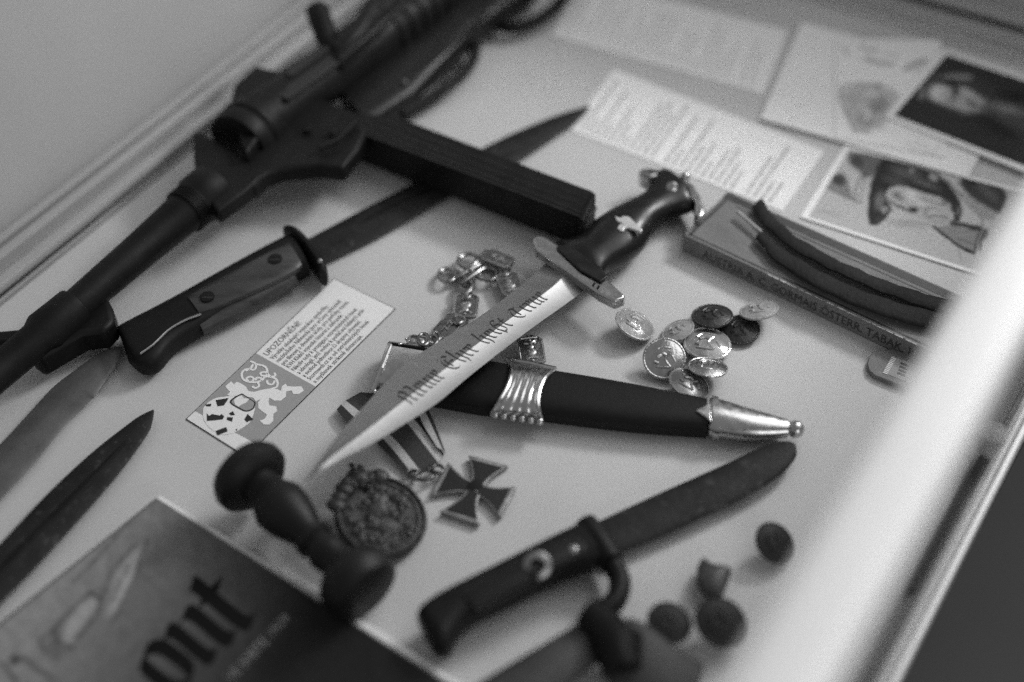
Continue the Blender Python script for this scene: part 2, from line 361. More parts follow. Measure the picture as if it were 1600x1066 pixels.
# ================================================================== PAPERS
def sheet(name, quad, h, m=PAPER, th=.25, parent=None, curl=0):
    """thin sheet of real thickness, corners in pixels"""
    A, B, C, D = [P(x, y, h) for x, y in quad]; n = 10; b = MB(); vs = []
    for k, dz in ((0, 0), (1, -th * mm)):
        for j in range(n + 1):
            for i in range(n + 1):
                u, v = i / n, j / n
                p = A.lerp(B, u).lerp(D.lerp(C, u), v); p.z += dz + curl * mm * (max(0, abs(u - .5) * 2 - .4) ** 2)
                vs.append(p)
    N = (n + 1) ** 2; fs = []
    for j in range(n):
        for i in range(n):
            a = j * (n + 1) + i; fs.append((a, a + n + 1, a + n + 2, a + 1)); fs.append(tuple(q + N for q in (a, a + 1, a + n + 2, a + n + 1)))
    ed = [i for i in range(n + 1)] + [(j) * (n + 1) + n for j in range(1, n + 1)] + [n * (n + 1) + i for i in range(n - 1, -1, -1)] + [j * (n + 1) for j in range(n - 1, 0, -1)]
    for a, c in zip(ed, ed[1:] + ed[:1]): fs.append((a, c, c + N, a + N))
    b.add(vs, fs); return b.build(name, m, parent, smooth=50)
def bil(quad, h, u, v):
    A, B, C, D = [P(x, y, h) for x, y in quad]
    return A.lerp(B, u).lerp(D.lerp(C, u), v)
def printed_rows(quad, h, rows, u0, u1, ragged, parent, m=INKS, seed=1, v0=.04, v1=.96, thick=.42):
    """quad[0]->quad[1] is the writing direction; dashes stand for words too blurred to read"""
    r = random.Random(seed); b = MB()
    for k in range(rows):
        v = v0 + (v1 - v0) * k / rows; dv = (v1 - v0) / rows * thick
        if r.random() < .05: continue
        u = u0; end = u1 - r.random() ** 1.5 * ragged
        while u < end:
            wl = r.uniform(.025, .095); e = min(u + wl, end)
            b.add([bil(quad, h, *q) for q in ((u, v), (e, v), (e, v + dv), (u, v + dv))], [(0, 1, 2, 3)])
            u = e + .016
    return b.build('printed_text', m, parent, smooth=0)
qA = [(891, 203), (959, 108), (1288, 236), (1222, 330)]
t = thing('typed_sheet', P(1090, 218, 0), 'white typed sheet lying nearest the dagger pommel, rows of blurred print', 'paper')
sheet('paper_sheet', qA, .5, parent=t)
printed_rows(qA, .62, 27, .05, .9, .7, t, seed=4)
qB = [(864, 55), (905, -35), (1232, 48), (1193, 147)]
t = thing('typed_sheet', P(1040, 55, 0), 'farthest white typed sheet, at the top edge right of the gun', 'paper')
sheet('paper_sheet', qB, .5, parent=t)
printed_rows(qB, .62, 24, .06, .9, .8, t, m=mat('print_faint', .62, .7, var=.15, vs=300, spec=.2), seed=9, thick=.36)
qC = [(1188, 186), (1252, 35), (1592, 126), (1512, 279)]
t = thing('sketched_sheet', P(1380, 150, 0), 'large plain white sheet with faint grey drawings, partly under the dark portrait', 'paper')
sheet('paper_sheet', qC, 2.2, parent=t, curl=1.0)
LN = lambda pts, w_, tn_, sf=2.0: ('l', pts, w_, sf, tn_)
paint([(1305, 60), (1470, 62), (1478, 246), (1305, 215)], 3.0, 110, 110, .84, [
    LN([(1318, 74), (1324, 86)], 4, .42), LN([(1345, 73), (1362, 80), (1370, 76)], 5, .45), LN([(1352, 92), (1375, 99), (1396, 101)], 6, .38), LN([(1380, 84), (1405, 88)], 4, .62), LN([(1415, 108), (1432, 98), (1446, 96)], 7, .38), LN([(1428, 108), (1440, 106)], 5, .5),
    ('p', [(1315, 142), (1345, 130), (1395, 140), (1400, 160), (1378, 200), (1340, 206), (1322, 180)], 9, .48), LN([(1313, 138), (1314, 155), (1324, 180), (1336, 205), (1356, 207)], 4, .34), LN([(1314, 136), (1340, 131), (1372, 133)], 4, .40), ('e', 1372, 134, 8, 4, 10, 3, .30), LN([(1318, 152), (1340, 156)], 5, .42),
    LN([(1350, 150), (1364, 144), (1372, 158), (1356, 172)], 3, .74), ('e', 1372, 165, 16, 12, -30, 5, .30), ('e', 1352, 190, 14, 8, 20, 5, .34), ('e', 1395, 148, 10, 6, 20, 4, .5), LN([(1345, 168), (1360, 176), (1352, 190)], 3, .76),
    LN([(1416, 222), (1424, 234), (1440, 231), (1446, 240), (1462, 238), (1468, 228)], 2.5, .62), LN([(1425, 226), (1436, 222), (1450, 230)], 2.5, .64)], 'pencil_drawing', t, grain=.015)
# portrait photograph, dark
qD = [(1382, 182), (1475, 76), (1725, 158), (1650, 288)]
t = thing('portrait_photograph', P(1530, 175, 0), 'dark portrait photograph with a white border, overlapping the sketched sheet', 'photograph')
sheet('photo_print', qD, 4.2, parent=t, curl=.0)
qDi = [(1397, 180), (1479, 85), (1716, 165), (1645, 276)]
paint(qDi, 4.35, 130, 70, .036, [
    ('e', 1500, 146, 64, 32, 14, 10, .05), ('p', [(1535, 150), (1600, 160), (1660, 200), (1650, 260), (1580, 215), (1540, 190)], 12, .055),
    ('l', [(1440, 152), (1443, 136), (1458, 126), (1485, 120), (1515, 121)], 7, 4, .26), ('e', 1474, 140, 30, 18, 10, 6, .022), ('e', 1500, 160, 45, 16, 20, 8, .03),
    ('e', 1469, 146, 17, 13, 12, 6, .62), ('e', 1482, 151, 15, 12, 15, 7, .50), ('e', 1502, 161, 32, 12, 17, 6, .38), ('e', 1510, 148, 18, 9, 24, 5, .46), ('e', 1524, 160, 17, 10, 22, 6, .36),
    ('e', 1494, 144, 6, 7, 20, 4, .035), ('e', 1488, 156, 4, 3, 20, 3, .05), ('e', 1519, 163, 8, 3, 25, 3, .045), ('e', 1508, 152, 9, 2.5, 25, 3, .28), ('e', 1541, 170, 10, 5, 20, 4, .09),
    ('e', 1575, 172, 24, 8, 16, 7, .20), ('e', 1592, 152, 30, 8, 10, 8, .018), ('e', 1560, 200, 40, 9, 28, 8, .02), ('e', 1590, 190, 25, 8, 20, 8, .07)], 'photo_image', t, grain=.15)
# soldier picture
qE = [(1250, 339), (1320, 226), (1620, 302), (1535, 432)]
t = thing('soldier_picture', P(1410, 320, 0), 'white-bordered picture of a person in a black brimmed hat, beside the box', 'picture')
sheet('photo_print', qE, 1.1, parent=t)
X = lambda pts: [(1250 + x / 4.571, 220 + y / 4.571) for x, y in pts]
def XE(x, y, rx, ry, a, soft, tone): return ('e', 1250 + x / 4.571, 220 + y / 4.571, rx / 4.571, ry / 4.571, a, soft, tone)
qEi = [(1264, 338), (1327, 233), (1614, 305), (1533, 425)]
paint(qEi, 1.25, 200, 130, .46, [
    ('p', X([(340, 80), (480, 90), (620, 120), (600, 190), (520, 250), (450, 270), (420, 220), (350, 160)]), 3, .13), XE(410, 150, 50, 40, 30, 4, .07),
    ('p', X([(190, 290), (230, 245), (300, 230), (340, 280), (380, 400), (400, 440), (300, 390), (200, 340)]), 3, .22), XE(275, 280, 50, 40, 30, 4, .06), ('l', X([(180, 320), (240, 360), (340, 410), (430, 440)]), 1.5, 1.5, .08),
    ('l', X([(400, 420), (395, 350), (430, 270), (520, 180)]), 2.2, 1.5, .12), ('l', X([(440, 440), (432, 380), (460, 300), (520, 220)]), 1.8, 1.2, .14),
    ('p', X([(590, 120), (800, 170), (1000, 240), (1080, 330), (1140, 420), (1150, 520), (1080, 500), (1000, 420), (870, 370), (760, 330), (700, 320), (640, 340), (600, 400), (640, 460), (660, 500), (620, 545), (560, 600), (500, 605), (480, 560), (480, 450), (500, 320), (545, 200)]), 2.5, .028),
    XE(760, 230, 110, 40, 15, 6, .09), XE(680, 290, 80, 30, 20, 5, .07), XE(800, 215, 16, 16, 0, 3, .3), XE(955, 265, 35, 22, 20, 3, .33), XE(900, 310, 90, 18, 18, 4, .11), XE(570, 430, 32, 60, 10, 5, .16), XE(605, 490, 22, 22, 0, 3, .40), XE(605, 490, 10, 10, 0, 2, .1), XE(560, 560, 40, 20, -30, 4, .05),
    ('p', X([(630, 345), (740, 325), (850, 375), (1000, 400), (1075, 460), (1090, 540), (1060, 600), (980, 605), (900, 580), (820, 545), (740, 505), (650, 450), (612, 395)]), 2.5, .40),
    XE(700, 395, 42, 22, 30, 3, .12), XE(705, 398, 14, 9, 30, 2, .45), XE(705, 398, 6, 6, 0, 1.5, .04), XE(790, 380, 40, 30, 30, 4, .56), ('l', X([(600, 375), (620, 425), (700, 470), (760, 490)]), 3.5, 2.5, .045), XE(808, 495, 36, 24, 10, 3, .03), XE(850, 440, 60, 14, 25, 4, .55),
    ('l', X([(870, 410), (950, 440), (1040, 465)]), 1.6, 2, .14), ('l', X([(880, 470), (940, 490), (1000, 495)]), 1.6, 2, .18), ('l', X([(915, 545), (960, 532), (1000, 540), (1050, 545)]), 2.2, 1.8, .08), ('l', X([(930, 575), (990, 580), (1040, 570)]), 1.2, 2, .22), XE(1035, 440, 24, 12, 30, 3, .10), XE(960, 515, 30, 8, 10, 3, .5), XE(900, 510, 10, 22, 20, 3, .2),
    ('p', X([(1075, 460), (1130, 430), (1168, 500), (1140, 570), (1085, 590), (1100, 520)]), 2.5, .035), XE(1130, 500, 10, 24, 0, 2.5, .2),
    ('p', X([(1130, 300), (1200, 240), (1320, 215), (1430, 290), (1485, 400), (1440, 520), (1340, 480), (1210, 400)]), 4, .05), XE(1340, 370, 90, 30, 40, 6, .10), XE(1230, 290, 40, 30, 0, 6, .03),
    ('l', X([(1040, 270), (1130, 370), (1230, 480), (1290, 550), (1305, 620)]), 2.2, 1.2, .05), ('p', X([(1120, 380), (1400, 510), (1390, 560), (1300, 560), (1180, 450)]), 3, .30), ('l', X([(1120, 360), (1290, 450), (1420, 520)]), 1.4, 1.5, .1),
    ('p', X([(955, 610), (1280, 600), (1310, 700), (1260, 805), (1130, 750), (1020, 680)]), 2, .24), ('l', X([(955, 612), (1050, 690), (1150, 760), (1250, 805)]), 4.5, 1.5, .025), ('l', X([(1080, 590), (1160, 600), (1290, 635)]), 7, 3, .03), ('l', X([(1250, 800), (1262, 700), (1290, 640)]), 2.5, 1.2, .04), ('l', X([(1290, 780), (1300, 690), (1320, 640)]), 4, 1.5, .05), XE(1325, 670, 22, 40, 20, 3, .08),
    ('l', X([(1130, 700), (1240, 740)]), 1.5, 3, .10), XE(760, 600, 110, 14, 8, 6, .30), XE(220, 515, 60, 10, 10, 4, .34), ('l', X([(1140, 770), (1150, 860)]), 1.2, 2, .2), ('l', X([(700, 570), (820, 580), (940, 608)]), 1.2, 1.5, .16)],
    'picture_image', t, grain=.16, gs=.35)

# ================================================================== TOBACCO BOX
t = thing('tobacco_box', P(1290, 440, 0), 'long flat worn card box with AUSTRIA printed along its side, under the leather strips', 'box')
top = [(1138, 299), (1067, 367), (1540, 590), (1606, 508)]
MB().pp(top, 13, .3).build('box_body', BOXM, t, bevel=.7)
tl, fl, fr, tr = [P(x, y, 13.12) for x, y in top]
def on_top(u, v, dz=0): q = fl.lerp(fr, u).lerp(tl.lerp(tr, u), v); q.z += dz * mm; return q
def strip(u0, u1, v0, v1, m, name, dz=0): return MB().add([on_top(u0, v0, dz), on_top(u1, v0, dz), on_top(u1, v1, dz), on_top(u0, v1, dz)], [(0, 1, 2, 3)]).build(name, m, t, smooth=0)
strip(.0, 1, .86, .975, BOXD, 'dark_lid_band'); strip(.01, 1, .045, .07, BOXD, 'lid_seam'); strip(.06, 1, .80, .815, BOXD, 'border_line')
strip(.012, .022, .05, .86, BOXD, 'border_line')
r = random.Random(3); b = MB()
u = .30
while u < .8:
    l = r.uniform(.01, .04); wv = r.uniform(.006, .022)
    b.add([on_top(u, 0.0), on_top(u + l, 0.0), on_top(u + l * .9, wv), on_top(u + l * .1, wv * .8)], [(0, 1, 2, 3)]); u += l * r.uniform(.7, 1.5)
b.build('worn_edge', BOXL, t, smooth=0)
b = MB()
for u, v, l, ww in ((.545, .60, .02, .05), (.56, .56, .012, .03), (.60, .50, .02, .02), (.625, .52, .01, .05), (.575, .64, .012, .02)):
    b.add([on_top(u, v, .05), on_top(u + l, v, .05), on_top(u + l, v + ww, .05), on_top(u, v + ww, .05)], [(0, 1, 2, 3)])
b.build('printed_mark', BOXD, t, smooth=0)
fdir = (fr - fl).normalized(); out = Vector((fdir.y, -fdir.x, 0))
if out.dot(CAM - fl) < 0: out = -out
v, f = text_geo('AUSTRIA A. C. GORMAIS \u00d6STERR. TABAK. RE', .0085)
wd = max(q.x for q in v); L0 = (P(1099, 383, 13) - P(1067, 367, 13)).length; want = (P(1442, 543, 13) - P(1099, 383, 13)).length
b = MB(); b.add([fl + fdir * (L0 + q.x * want / wd) + out * .00015 + Vector((0, 0, -.0098 + q.y * 1.0)) for q in v], f).build('side_lettering', BOXD, t, smooth=0)
# leather strips
def leather(pts, wpx, h, label, tip=None):
    st = []
    pts = sm([(x, y, w_, hh) for (x, y), w_, hh in zip(pts, wpx, h)], 4)
    pts = [(x + 1.5 * math.sin(i * 1.3), y, w_ + 2 * math.sin(i * 2.1), hh + .4 * math.sin(i * .9)) for i, (x, y, w_, hh) in enumerate(pts)]
    root = thing('leather_strip', P(pts[3][0], pts[3][1], 13), label, 'leather strip', 'leather strips on the box')
    for i, (x, y, w_, hh) in enumerate(pts):
        a = pts[max(i - 1, 0)]; c = pts[min(i + 1, len(pts) - 1)]; dx, dy = c[0] - a[0], c[1] - a[1]; l = math.hypot(dx, dy)
        nx, ny = dy / l * w_ / 2, -dx / l * w_ / 2
        st.append((x + nx, y + ny, x - nx, y - ny, hh, 1.5))
    MB().LR(st, n=14, e=2.2).build('strip_body', LEATH, root)
    if tip: MB().tube([P(*tip[0]), P(*tip[1])], 1.1 * mm, n=8).build('metal_tip', ALU, root)
    return root
leather([(1182, 318), (1203, 346), (1236, 376), (1287, 406), (1337, 430), (1399, 455), (1462, 475), (1540, 497)], [20, 20, 20, 19, 19, 20, 22, 22], [17, 17, 17, 17.5, 17, 17, 17, 17],
        'upper of the two dark curved leather strips lying on the box, nearer the papers')
leather([(1184, 368), (1220, 400), (1266, 430), (1318, 456), (1383, 481), (1455, 500), (1540, 520)], [12, 22, 25, 26, 27, 28, 28], [16.8] * 7,
        'lower dark curved leather strip on the box, ending in a thin pale metal tip', tip=((1152, 331, 17), (1190, 363, 17)))
# matchbox-like item
t = thing('stamped_card_case', P(1410, 575, 0), 'small dark flat case with a pale striped stamp, sticking out under the box', 'card case')
MB().pp([(1364, 549), (1358, 558), (1355, 568), (1358, 579), (1366, 586), (1410, 604), (1462, 625), (1500, 590), (1440, 560), (1395, 545)], 3.4, .3).build('case_body', BOXM, t, bevel=.5)
MB().flat([(1394, 556), (1380, 582), (1425, 600), (1440, 575)], 3.55).build('stamp', CARDG, t, smooth=0)
b = MB()
for k in range(11):
    x, y = 1393 - k * 1.3, 558 + k * 2.3; b.flat([(x, y), (x + 7, y + 3), (x + 6.4, y + 4.2), (x - .6, y + 1.2)], 3.7)
b.build('stamp_bar', CARD, t, smooth=0)
b = MB()
for k in range(4):
    x, y = 1404 - k * 1.6 + 4, 566 + k * 5; b.flat([(x, y), (x + 12, y + 5), (x + 10.5, y + 7.5), (x - 1.5, y + 2.5)], 3.7)
b.build('stamp_print', BOXD, t, smooth=0)

# ================================================================== WARNING CARD
qK = [(290, 655), (522, 435), (618, 482.5), (384, 714)]
t = thing('warning_card', P(450, 570, 0), 'printed warning card headed UPOZORN\u011aN\u00cd! with a white lion emblem', 'card')
MB().pp(qK, .45, .1).build('card_sheet', INK, t, smooth=0)
def K(u, v, h=.6): return bil(qK, h, u, v)
MB().add([K(.004, .01, .5), K(.997, .01, .5), K(.997, .99, .5), K(.004, .99, .5)], [(0, 1, 2, 3)]).build('card_face', CARD, t, smooth=0)
MB().add([K(.055, .012, .56), K(.448, .012, .56), K(.448, .988, .56), K(.075, .988, .56)], [(0, 1, 2, 3)]).build('grey_field', CARDG, t, smooth=0)
qu = (K(1, 0) - K(0, 0)); qv = (K(0, 1) - K(0, 0)); LU, LV = qu.length, qv.length; du = qu.normalized()
LINES = ['V\u00fdrobky obsahuj\u00edc\u00ed vojenskou symboliku', 'nacistick\u00e9ho N\u011bmecka jsou ur\u010deny v\u00fdhradn\u011b', 'pro filmov\u00e9 a divadeln\u00ed \u00fa\u010dely, pro pot\u0159eby muze\u00ed,', 'KVH Klub\u016f vojensk\u00e9 historie a sb\u011bratele.',
         'Nikoliv tedy k propagaci extremistick\u00fdch hnut\u00ed', 'a ideologi\u00ed, jen\u017e vedou k potla\u010den\u00ed lidsk\u00fdch pr\u00e1v', 'a svobod jednotlivce \u010di skupiny obyvatel.', 'Stormweb.cz se od extr\u00e9mistick\u00fdch hnut\u00ed', 'a my\u0161lenek striktn\u011b distancuje.']
WID = [.84, .97, 1.0, .83, .97, 1.0, .86, .90, .72]
b = MB()
v, f = text_geo('UPOZORN\u011aN\u00cd!', 1.0); wd = max(q.x for q in v)
def put(v, f, u0, vb, ulen, vh, wd):
    b.add([K(u0 + q.x / wd * ulen, vb - q.y * vh) for q in v], f)
put(v, f, .462, .165, .235, .125, wd)
for k, s_ in enumerate(LINES):
    v, f = text_geo(s_, 1.0); wd = max(q.x for q in v); put(v, f, .462, .262 + k * .0865, .455 * WID[k], .094, wd)
b.build('printed_text', INK, t, smooth=0)
Y = lambda pts: [(280 + x / 6.664, 560 + y / 6.664) for x, y in pts]
def kf(pts, h, m, name, smooth_=False):
    b = MB(); b.flat(sm(Y(pts + pts[:1]), 3)[:-1] if smooth_ else Y(pts), h); return b.build(name, m, t, smooth=0)
kf([(250, 520), (300, 460), (380, 415), (470, 400), (560, 395), (640, 420), (700, 470), (745, 530), (790, 500), (770, 590), (740, 660), (680, 710), (600, 760), (520, 790), (430, 790), (340, 740), (280, 680), (250, 610)], .68, CARD, 'white_disc', True)
kf([(480, 290), (540, 240), (570, 270), (600, 245), (640, 260), (690, 290), (720, 340), (780, 350), (850, 330), (930, 315), (1020, 320), (1060, 340), (1070, 290), (1110, 265), (1125, 290), (1200, 295), (1270, 290), (1300, 335), (1250, 370), (1190, 375), (1170, 335), (1115, 345), (1110, 400), (1060, 440), (990, 440), (940, 410), (930, 450), (940, 490), (1010, 500), (1020, 550), (980, 580), (980, 650), (940, 690), (880, 690), (840, 650), (890, 630), (915, 590), (870, 555), (825, 520), (820, 460), (850, 420), (800, 450), (770, 410), (700, 400), (640, 370), (600, 390), (540, 400), (500, 380), (530, 350), (500, 320)], .72, CARD, 'lion', False)
for pts in ([(740, 30), (800, 60), (780, 120), (700, 110), (650, 160), (680, 230), (780, 250), (860, 230), (900, 190), (1000, 210), (1025, 260), (1010, 300), (950, 320)],
            [(800, 60), (900, 90), (915, 170), (860, 180), (850, 150), (900, 145), (950, 190), (1000, 180), (990, 150)],
            [(720, 240), (700, 210), (740, 190), (775, 210), (760, 245)], [(800, 230), (800, 205), (850, 205), (855, 235)], [(915, 230), (925, 265), (975, 270), (995, 230)], [(760, 290), (790, 310), (830, 290), (820, 250)], [(770, 60), (740, 110), (690, 130)]):
    MB().tube([P(x, y, .74) for x, y in sm(Y(pts), 3)], .62 * mm, n=6, flat=.03).build('lion_tail', CARD, t, smooth=0)
kf([(655, 365), (770, 440), (795, 470), (770, 530), (700, 555), (630, 530), (525, 460), (580, 400)], .80, INK, 'shield_edge', True)
kf([(655, 378), (760, 445), (780, 472), (758, 522), (700, 543), (640, 520), (545, 460), (590, 410)], .84, CARDG, 'shield', True)
kf([(610, 400), (650, 385), (670, 415), (730, 420), (700, 460), (650, 480), (620, 505), (580, 480), (570, 430)], .88, CARD, 'shield_eagle')
for pts in ([(380, 435), (515, 412), (480, 470), (465, 490), (400, 500)], [(270, 480), (335, 472), (330, 500), (285, 500)], [(288, 570), (310, 600), (340, 580), (420, 595), (440, 580), (470, 605), (450, 635), (370, 645), (288, 652)], [(515, 575), (560, 550), (580, 590), (540, 595)], [(500, 610), (560, 615), (550, 660), (495, 640)],
            [(712, 578), (772, 635), (705, 665), (678, 638)], [(380, 755), (490, 715), (505, 760), (400, 800)], [(590, 735), (605, 735), (603, 750), (588, 748)]):
    kf(pts, .80, INK, 'black_fragment')

# ================================================================== SUBMACHINE GUN
t = thing('submachine_gun', P(470, 190, 0), 'black old submachine gun with a long straight box magazine, lying along the left edge', 'gun')
gx = P(395, 200, 30); gy = P(800, -95, 30)
MB().lathe(gx, gy, [(0, .015), (.004, .0185), (.10, .0185), (.105, .0175), (.6, .0175), (1, .0175)], 36).build('receiver_tube', GUNM, t)
MB().LR([(530, 150, 575, 205, 16, 9), (600, 92, 648, 160, 16, 11), (690, 10, 740, 62, 16, 12), (790, -75, 840, -10, 16, 12)], e=3.5).build('lower_frame', BAKE, t)
MB().pp([(402, 112), (442, 122), (470, 140), (560, 176), (572, 205), (560, 232), (536, 262), (500, 258), (440, 262), (415, 272), (396, 292), (380, 272), (372, 240), (366, 184), (358, 168), (363, 138), (378, 124)], 32, 20).build('magazine_housing', GUNM, t, bevel=2.5, seg=3)
MB().pp([(301, 208), (309, 203), (345, 222), (385, 250), (412, 272), (384, 298), (340, 330), (314, 300), (302, 250)], 33, 22).build('barrel_nut', GUNM, t, bevel=3, seg=3)
MB().pp([(560, 176), (626, 184), (927, 299), (907, 340), (560, 208), (520, 190)], 29, 5.9).build('magazine', GUNM, t, bevel=.8)
for q0, q1 in (((590, 186), (916, 311)), ((578, 194), (912, 322)), ((570, 201), (909, 333)), ((562, 207), (907, 339))):
    MB().tube([P(*q0, 29), P(*q1, 29)], .0005, 6).build('magazine_rib', GUNL, t)
MB().pp([(924, 299), (931, 303), (911, 345), (904, 341)], 30, 5).build('magazine_floorplate', GUNM, t, bevel=.6)
MB().sphere(P(925, 326, 14), .0028).build('floorplate_stud', GUNM, t)
a0, a1 = P(335, 292, 27), P(105, 490, 25)
MB().lathe(a0, a1, [(0, .0150), (.04, .0155), (.12, .0155), (.16, .0128), (.5, .0108), (.97, .0092), (1, .009)], 32).build('barrel', GUNM, t)
MB().lathe(P(120, 477, 25), P(-70, 640, 24), [(0, .009), (.02, .0115), (.28, .0122), (.34, .0100), (.7, .0095), (1, .0095)], 28).build('muzzle', GUNM, t)
MB().pp([(165, 458), (176, 480), (178, 500), (164, 516), (128, 520), (60, 560), (40, 545), (95, 500), (130, 470)], 22, 6).build('barrel_rest', GUNM, t, bevel=3, seg=3)
MB().pp([(111, 452), (97, 456), (62, 486), (36, 513), (-8, 517), (-8, 535), (40, 535), (90, 490)], 26, 18).build('sight_hood', GUNM, t, bevel=2, seg=2)
MB().tube([P(596, -10, 44), P(560, 52, 44), P(526, 88, 42), P(512, 62, 48), P(500, 30, 54), P(496, 16, 56)], [.006, .008, .0085, .0075, .0078, .0078], 14).build('charging_handle', GUNM, t)
MB().pp([(505, 60), (560, 20), (620, -30), (650, -10), (590, 45), (530, 95)], 48, 30).build('sight_block', GUNM, t, bevel=2)
ring = [(628, 178), (676, 150), (714, 125), (736, 100), (743, 78), (736, 60), (712, 60), (668, 88)]
MB().tube([P(x, y, 12) for x, y in sm(ring, 4)], .0036, 12).build('trigger_guard', GUNM, t)
MB().tube([P(668, 88, 13), P(682, 104, 12), P(700, 108, 11)], [.003, .003, .002], 10).build('trigger', GUNM, t)
MB().pp([(596, 140), (650, 112), (700, 100), (690, 130), (640, 166), (608, 182)], 16, 5).build('pistol_grip', BAKE, t, bevel=3, seg=3)
MB().tube([P(x, y, 10) for x, y in sm([(765, 22), (776, 36), (800, 44), (835, 34), (870, 10), (900, -30)], 4)], .0042, 12).build('stock_strut', GUNM, t)
MB().pp([(398, 102), (442, 112), (462, 128), (420, 190), (384, 240), (366, 186), (360, 160), (366, 132)], 41, 32).build('receiver_collar', GUNM, t, bevel=2, seg=3)
MB().lathe(P(372, 225, 30), P(408, 190, 30), [(0, .0200), (.3, .0215), (.45, .0200), (.55, .0215), (.9, .0205)], 32).build('locking_ring', GUNM, t)
ax = (gy - gx); axn = ax.normalized(); lat = axn.cross(Vector((0, 0, 1))).normalized()
MB().box(gx + ax * .34 + Vector((0, 0, .0176)), axn * .055, lat * .0028, (0, 0, .0012)).build('bolt_slot', RUB, t)
MB().box(gx + ax * .16 + lat * .010 + Vector((0, 0, .0150)), axn * .024, lat * .005, (0, 0, .0016)).build('ejection_port', RUB, t, bevel=.4)
for k in range(5): MB().lathe(gx + axn * (.125 + .012 * k), gx + axn * (.129 + .012 * k), [(0, .0185), (.2, .0192), (.8, .0192), (1, .0185)], 32).build('receiver_band', GUNM, t)
MB().LR([(560, 176, 590, 214, 12, 9), (610, 196, 600, 226, 12, 9)], e=4).build('magazine_catch', GUNM, t)
MB().tube([P(498, 232, 36), P(530, 218, 36), P(556, 190, 35)], .0018, 8).build('housing_ridge', GUNM, t)
for k in range(6): MB().lathe(a0 + (a1 - a0) * (.15 + .012 * k), a0 + (a1 - a0) * (.156 + .012 * k), [(0, .0142), (1, .0142)], 24).build('barrel_band', GUNM, t)
MB().tube([P(605, 150, 24), P(650, 118, 25), P(700, 75, 26), P(760, 20, 26)], .0012, 8).build('frame_seam', STEEL if 0 else GUNM, t)
MB().sphere(P(632, 128, 27.5), .0022, 12, 8, (1, 1, .5)).build('frame_pin', OLDST, t); MB().sphere(P(612, 190, 18), .002, 12, 8).build('frame_pin', OLDST, t)
b = MB()
for k in range(3):
    c = P(440 + k * 40, 196 + k * 6, 34.2); b.lathe(c, c + Vector((0, 0, .0016)), [(0, .003), (.7, .003), (1, .002)], 14)
b.build('housing_screw', GUNM, t)

# ================================================================== BAYONET, wooden grip
t = thing('wooden_grip_bayonet', P(350, 470, 0), 'bayonet with worn dark wooden grip scales, its blade running under the gun magazine', 'bayonet')
MB().LR(sm([(188, 524, 200, 562, 9, 5), (186, 518, 222, 578, 9, 8), (205, 507, 247, 574, 9, 8.5), (245, 487, 272, 545, 9, 8.5), (290, 463, 312, 519, 9, 8.5), (366, 420, 388, 476, 9, 8.5), (440, 380, 470, 430, 9, 8.5), (456, 374, 484, 424, 9, 8)], 3), n=28, e=3.2).build('hilt_core', GUNM, t)
MB().LR(sm([(292, 466, 312, 492, 15.5, 3.0), (330, 445, 352, 478, 15.5, 3.6), (400, 407, 424, 446, 15.5, 3.6), (440, 386, 462, 426, 15.5, 3.4), (452, 381, 472, 416, 15.5, 2.8)], 3), n=20, e=3).build('grip_scale', WOOD, t)
MB().LR(sm([(300, 500, 318, 520, 9, 5), (366, 462, 388, 486, 9, 6), (440, 424, 466, 442, 9, 6)], 3), n=16, e=2.4).build('grip_scale', WOOD, t)
MB().tube([P(x, y, 18) for x, y in sm([(314, 491), (290, 500), (263, 516), (240, 538), (219, 553)], 4)], .0007, 8).build('tang_edge', STEEL, t)
for x, y in ((430, 406), (324, 465)):
    s_ = MB().lathe(P(x, y, 18.6), P(x, y, 18.6) + Vector((0, 0, .0012)), [(0, .0042), (.8, .0042), (1, .0034)], 20).build('grip_screw', GUNM, t)
    c = P(x, y, 19.9); MB().box(c, (.0026, .0015, 0), (-.0003, .0005, 0), (0, 0, .0001)).build('screw_slot', RUB, s_)
MB().LR(sm([(443, 366, 455, 362, 11, 6), (452, 374, 470, 372, 11, 9), (470, 390, 486, 388, 11, 9.5), (486, 412, 504, 408, 11, 9.5), (496, 428, 512, 424, 11, 9), (500, 436, 511, 434, 11, 6)], 3), n=20, e=3).build('crossguard', GUNM, t)
MB().sphere(P(500, 408, 20), .0016).build('guard_rivet', STEEL, t)
MB().LR(sm([(476, 376, 504, 412, 4, 2.4), (560, 331, 590, 371, 3.4, 2.4), (643, 288, 680, 320, 3.2, 2.4), (749, 234, 800, 257, 3.2, 2.4), (800, 209, 846, 228, 3.2, 2.2), (860, 184, 880, 205, 3.2, 2), (890, 174, 903, 189, 3.2, 1.6), (919, 166, 922, 169, 3.2, .6)], 3), n=20, e=1.7).build('blade', DSTEEL, t)
b = MB(); b.tube([P(x, y, 5.3) for x, y in ((520, 372), (600, 331), (700, 285), (800, 238))], [.0015, .002, .002, .0008], 8, flat=.3); b.build('fuller', GUNM, t)

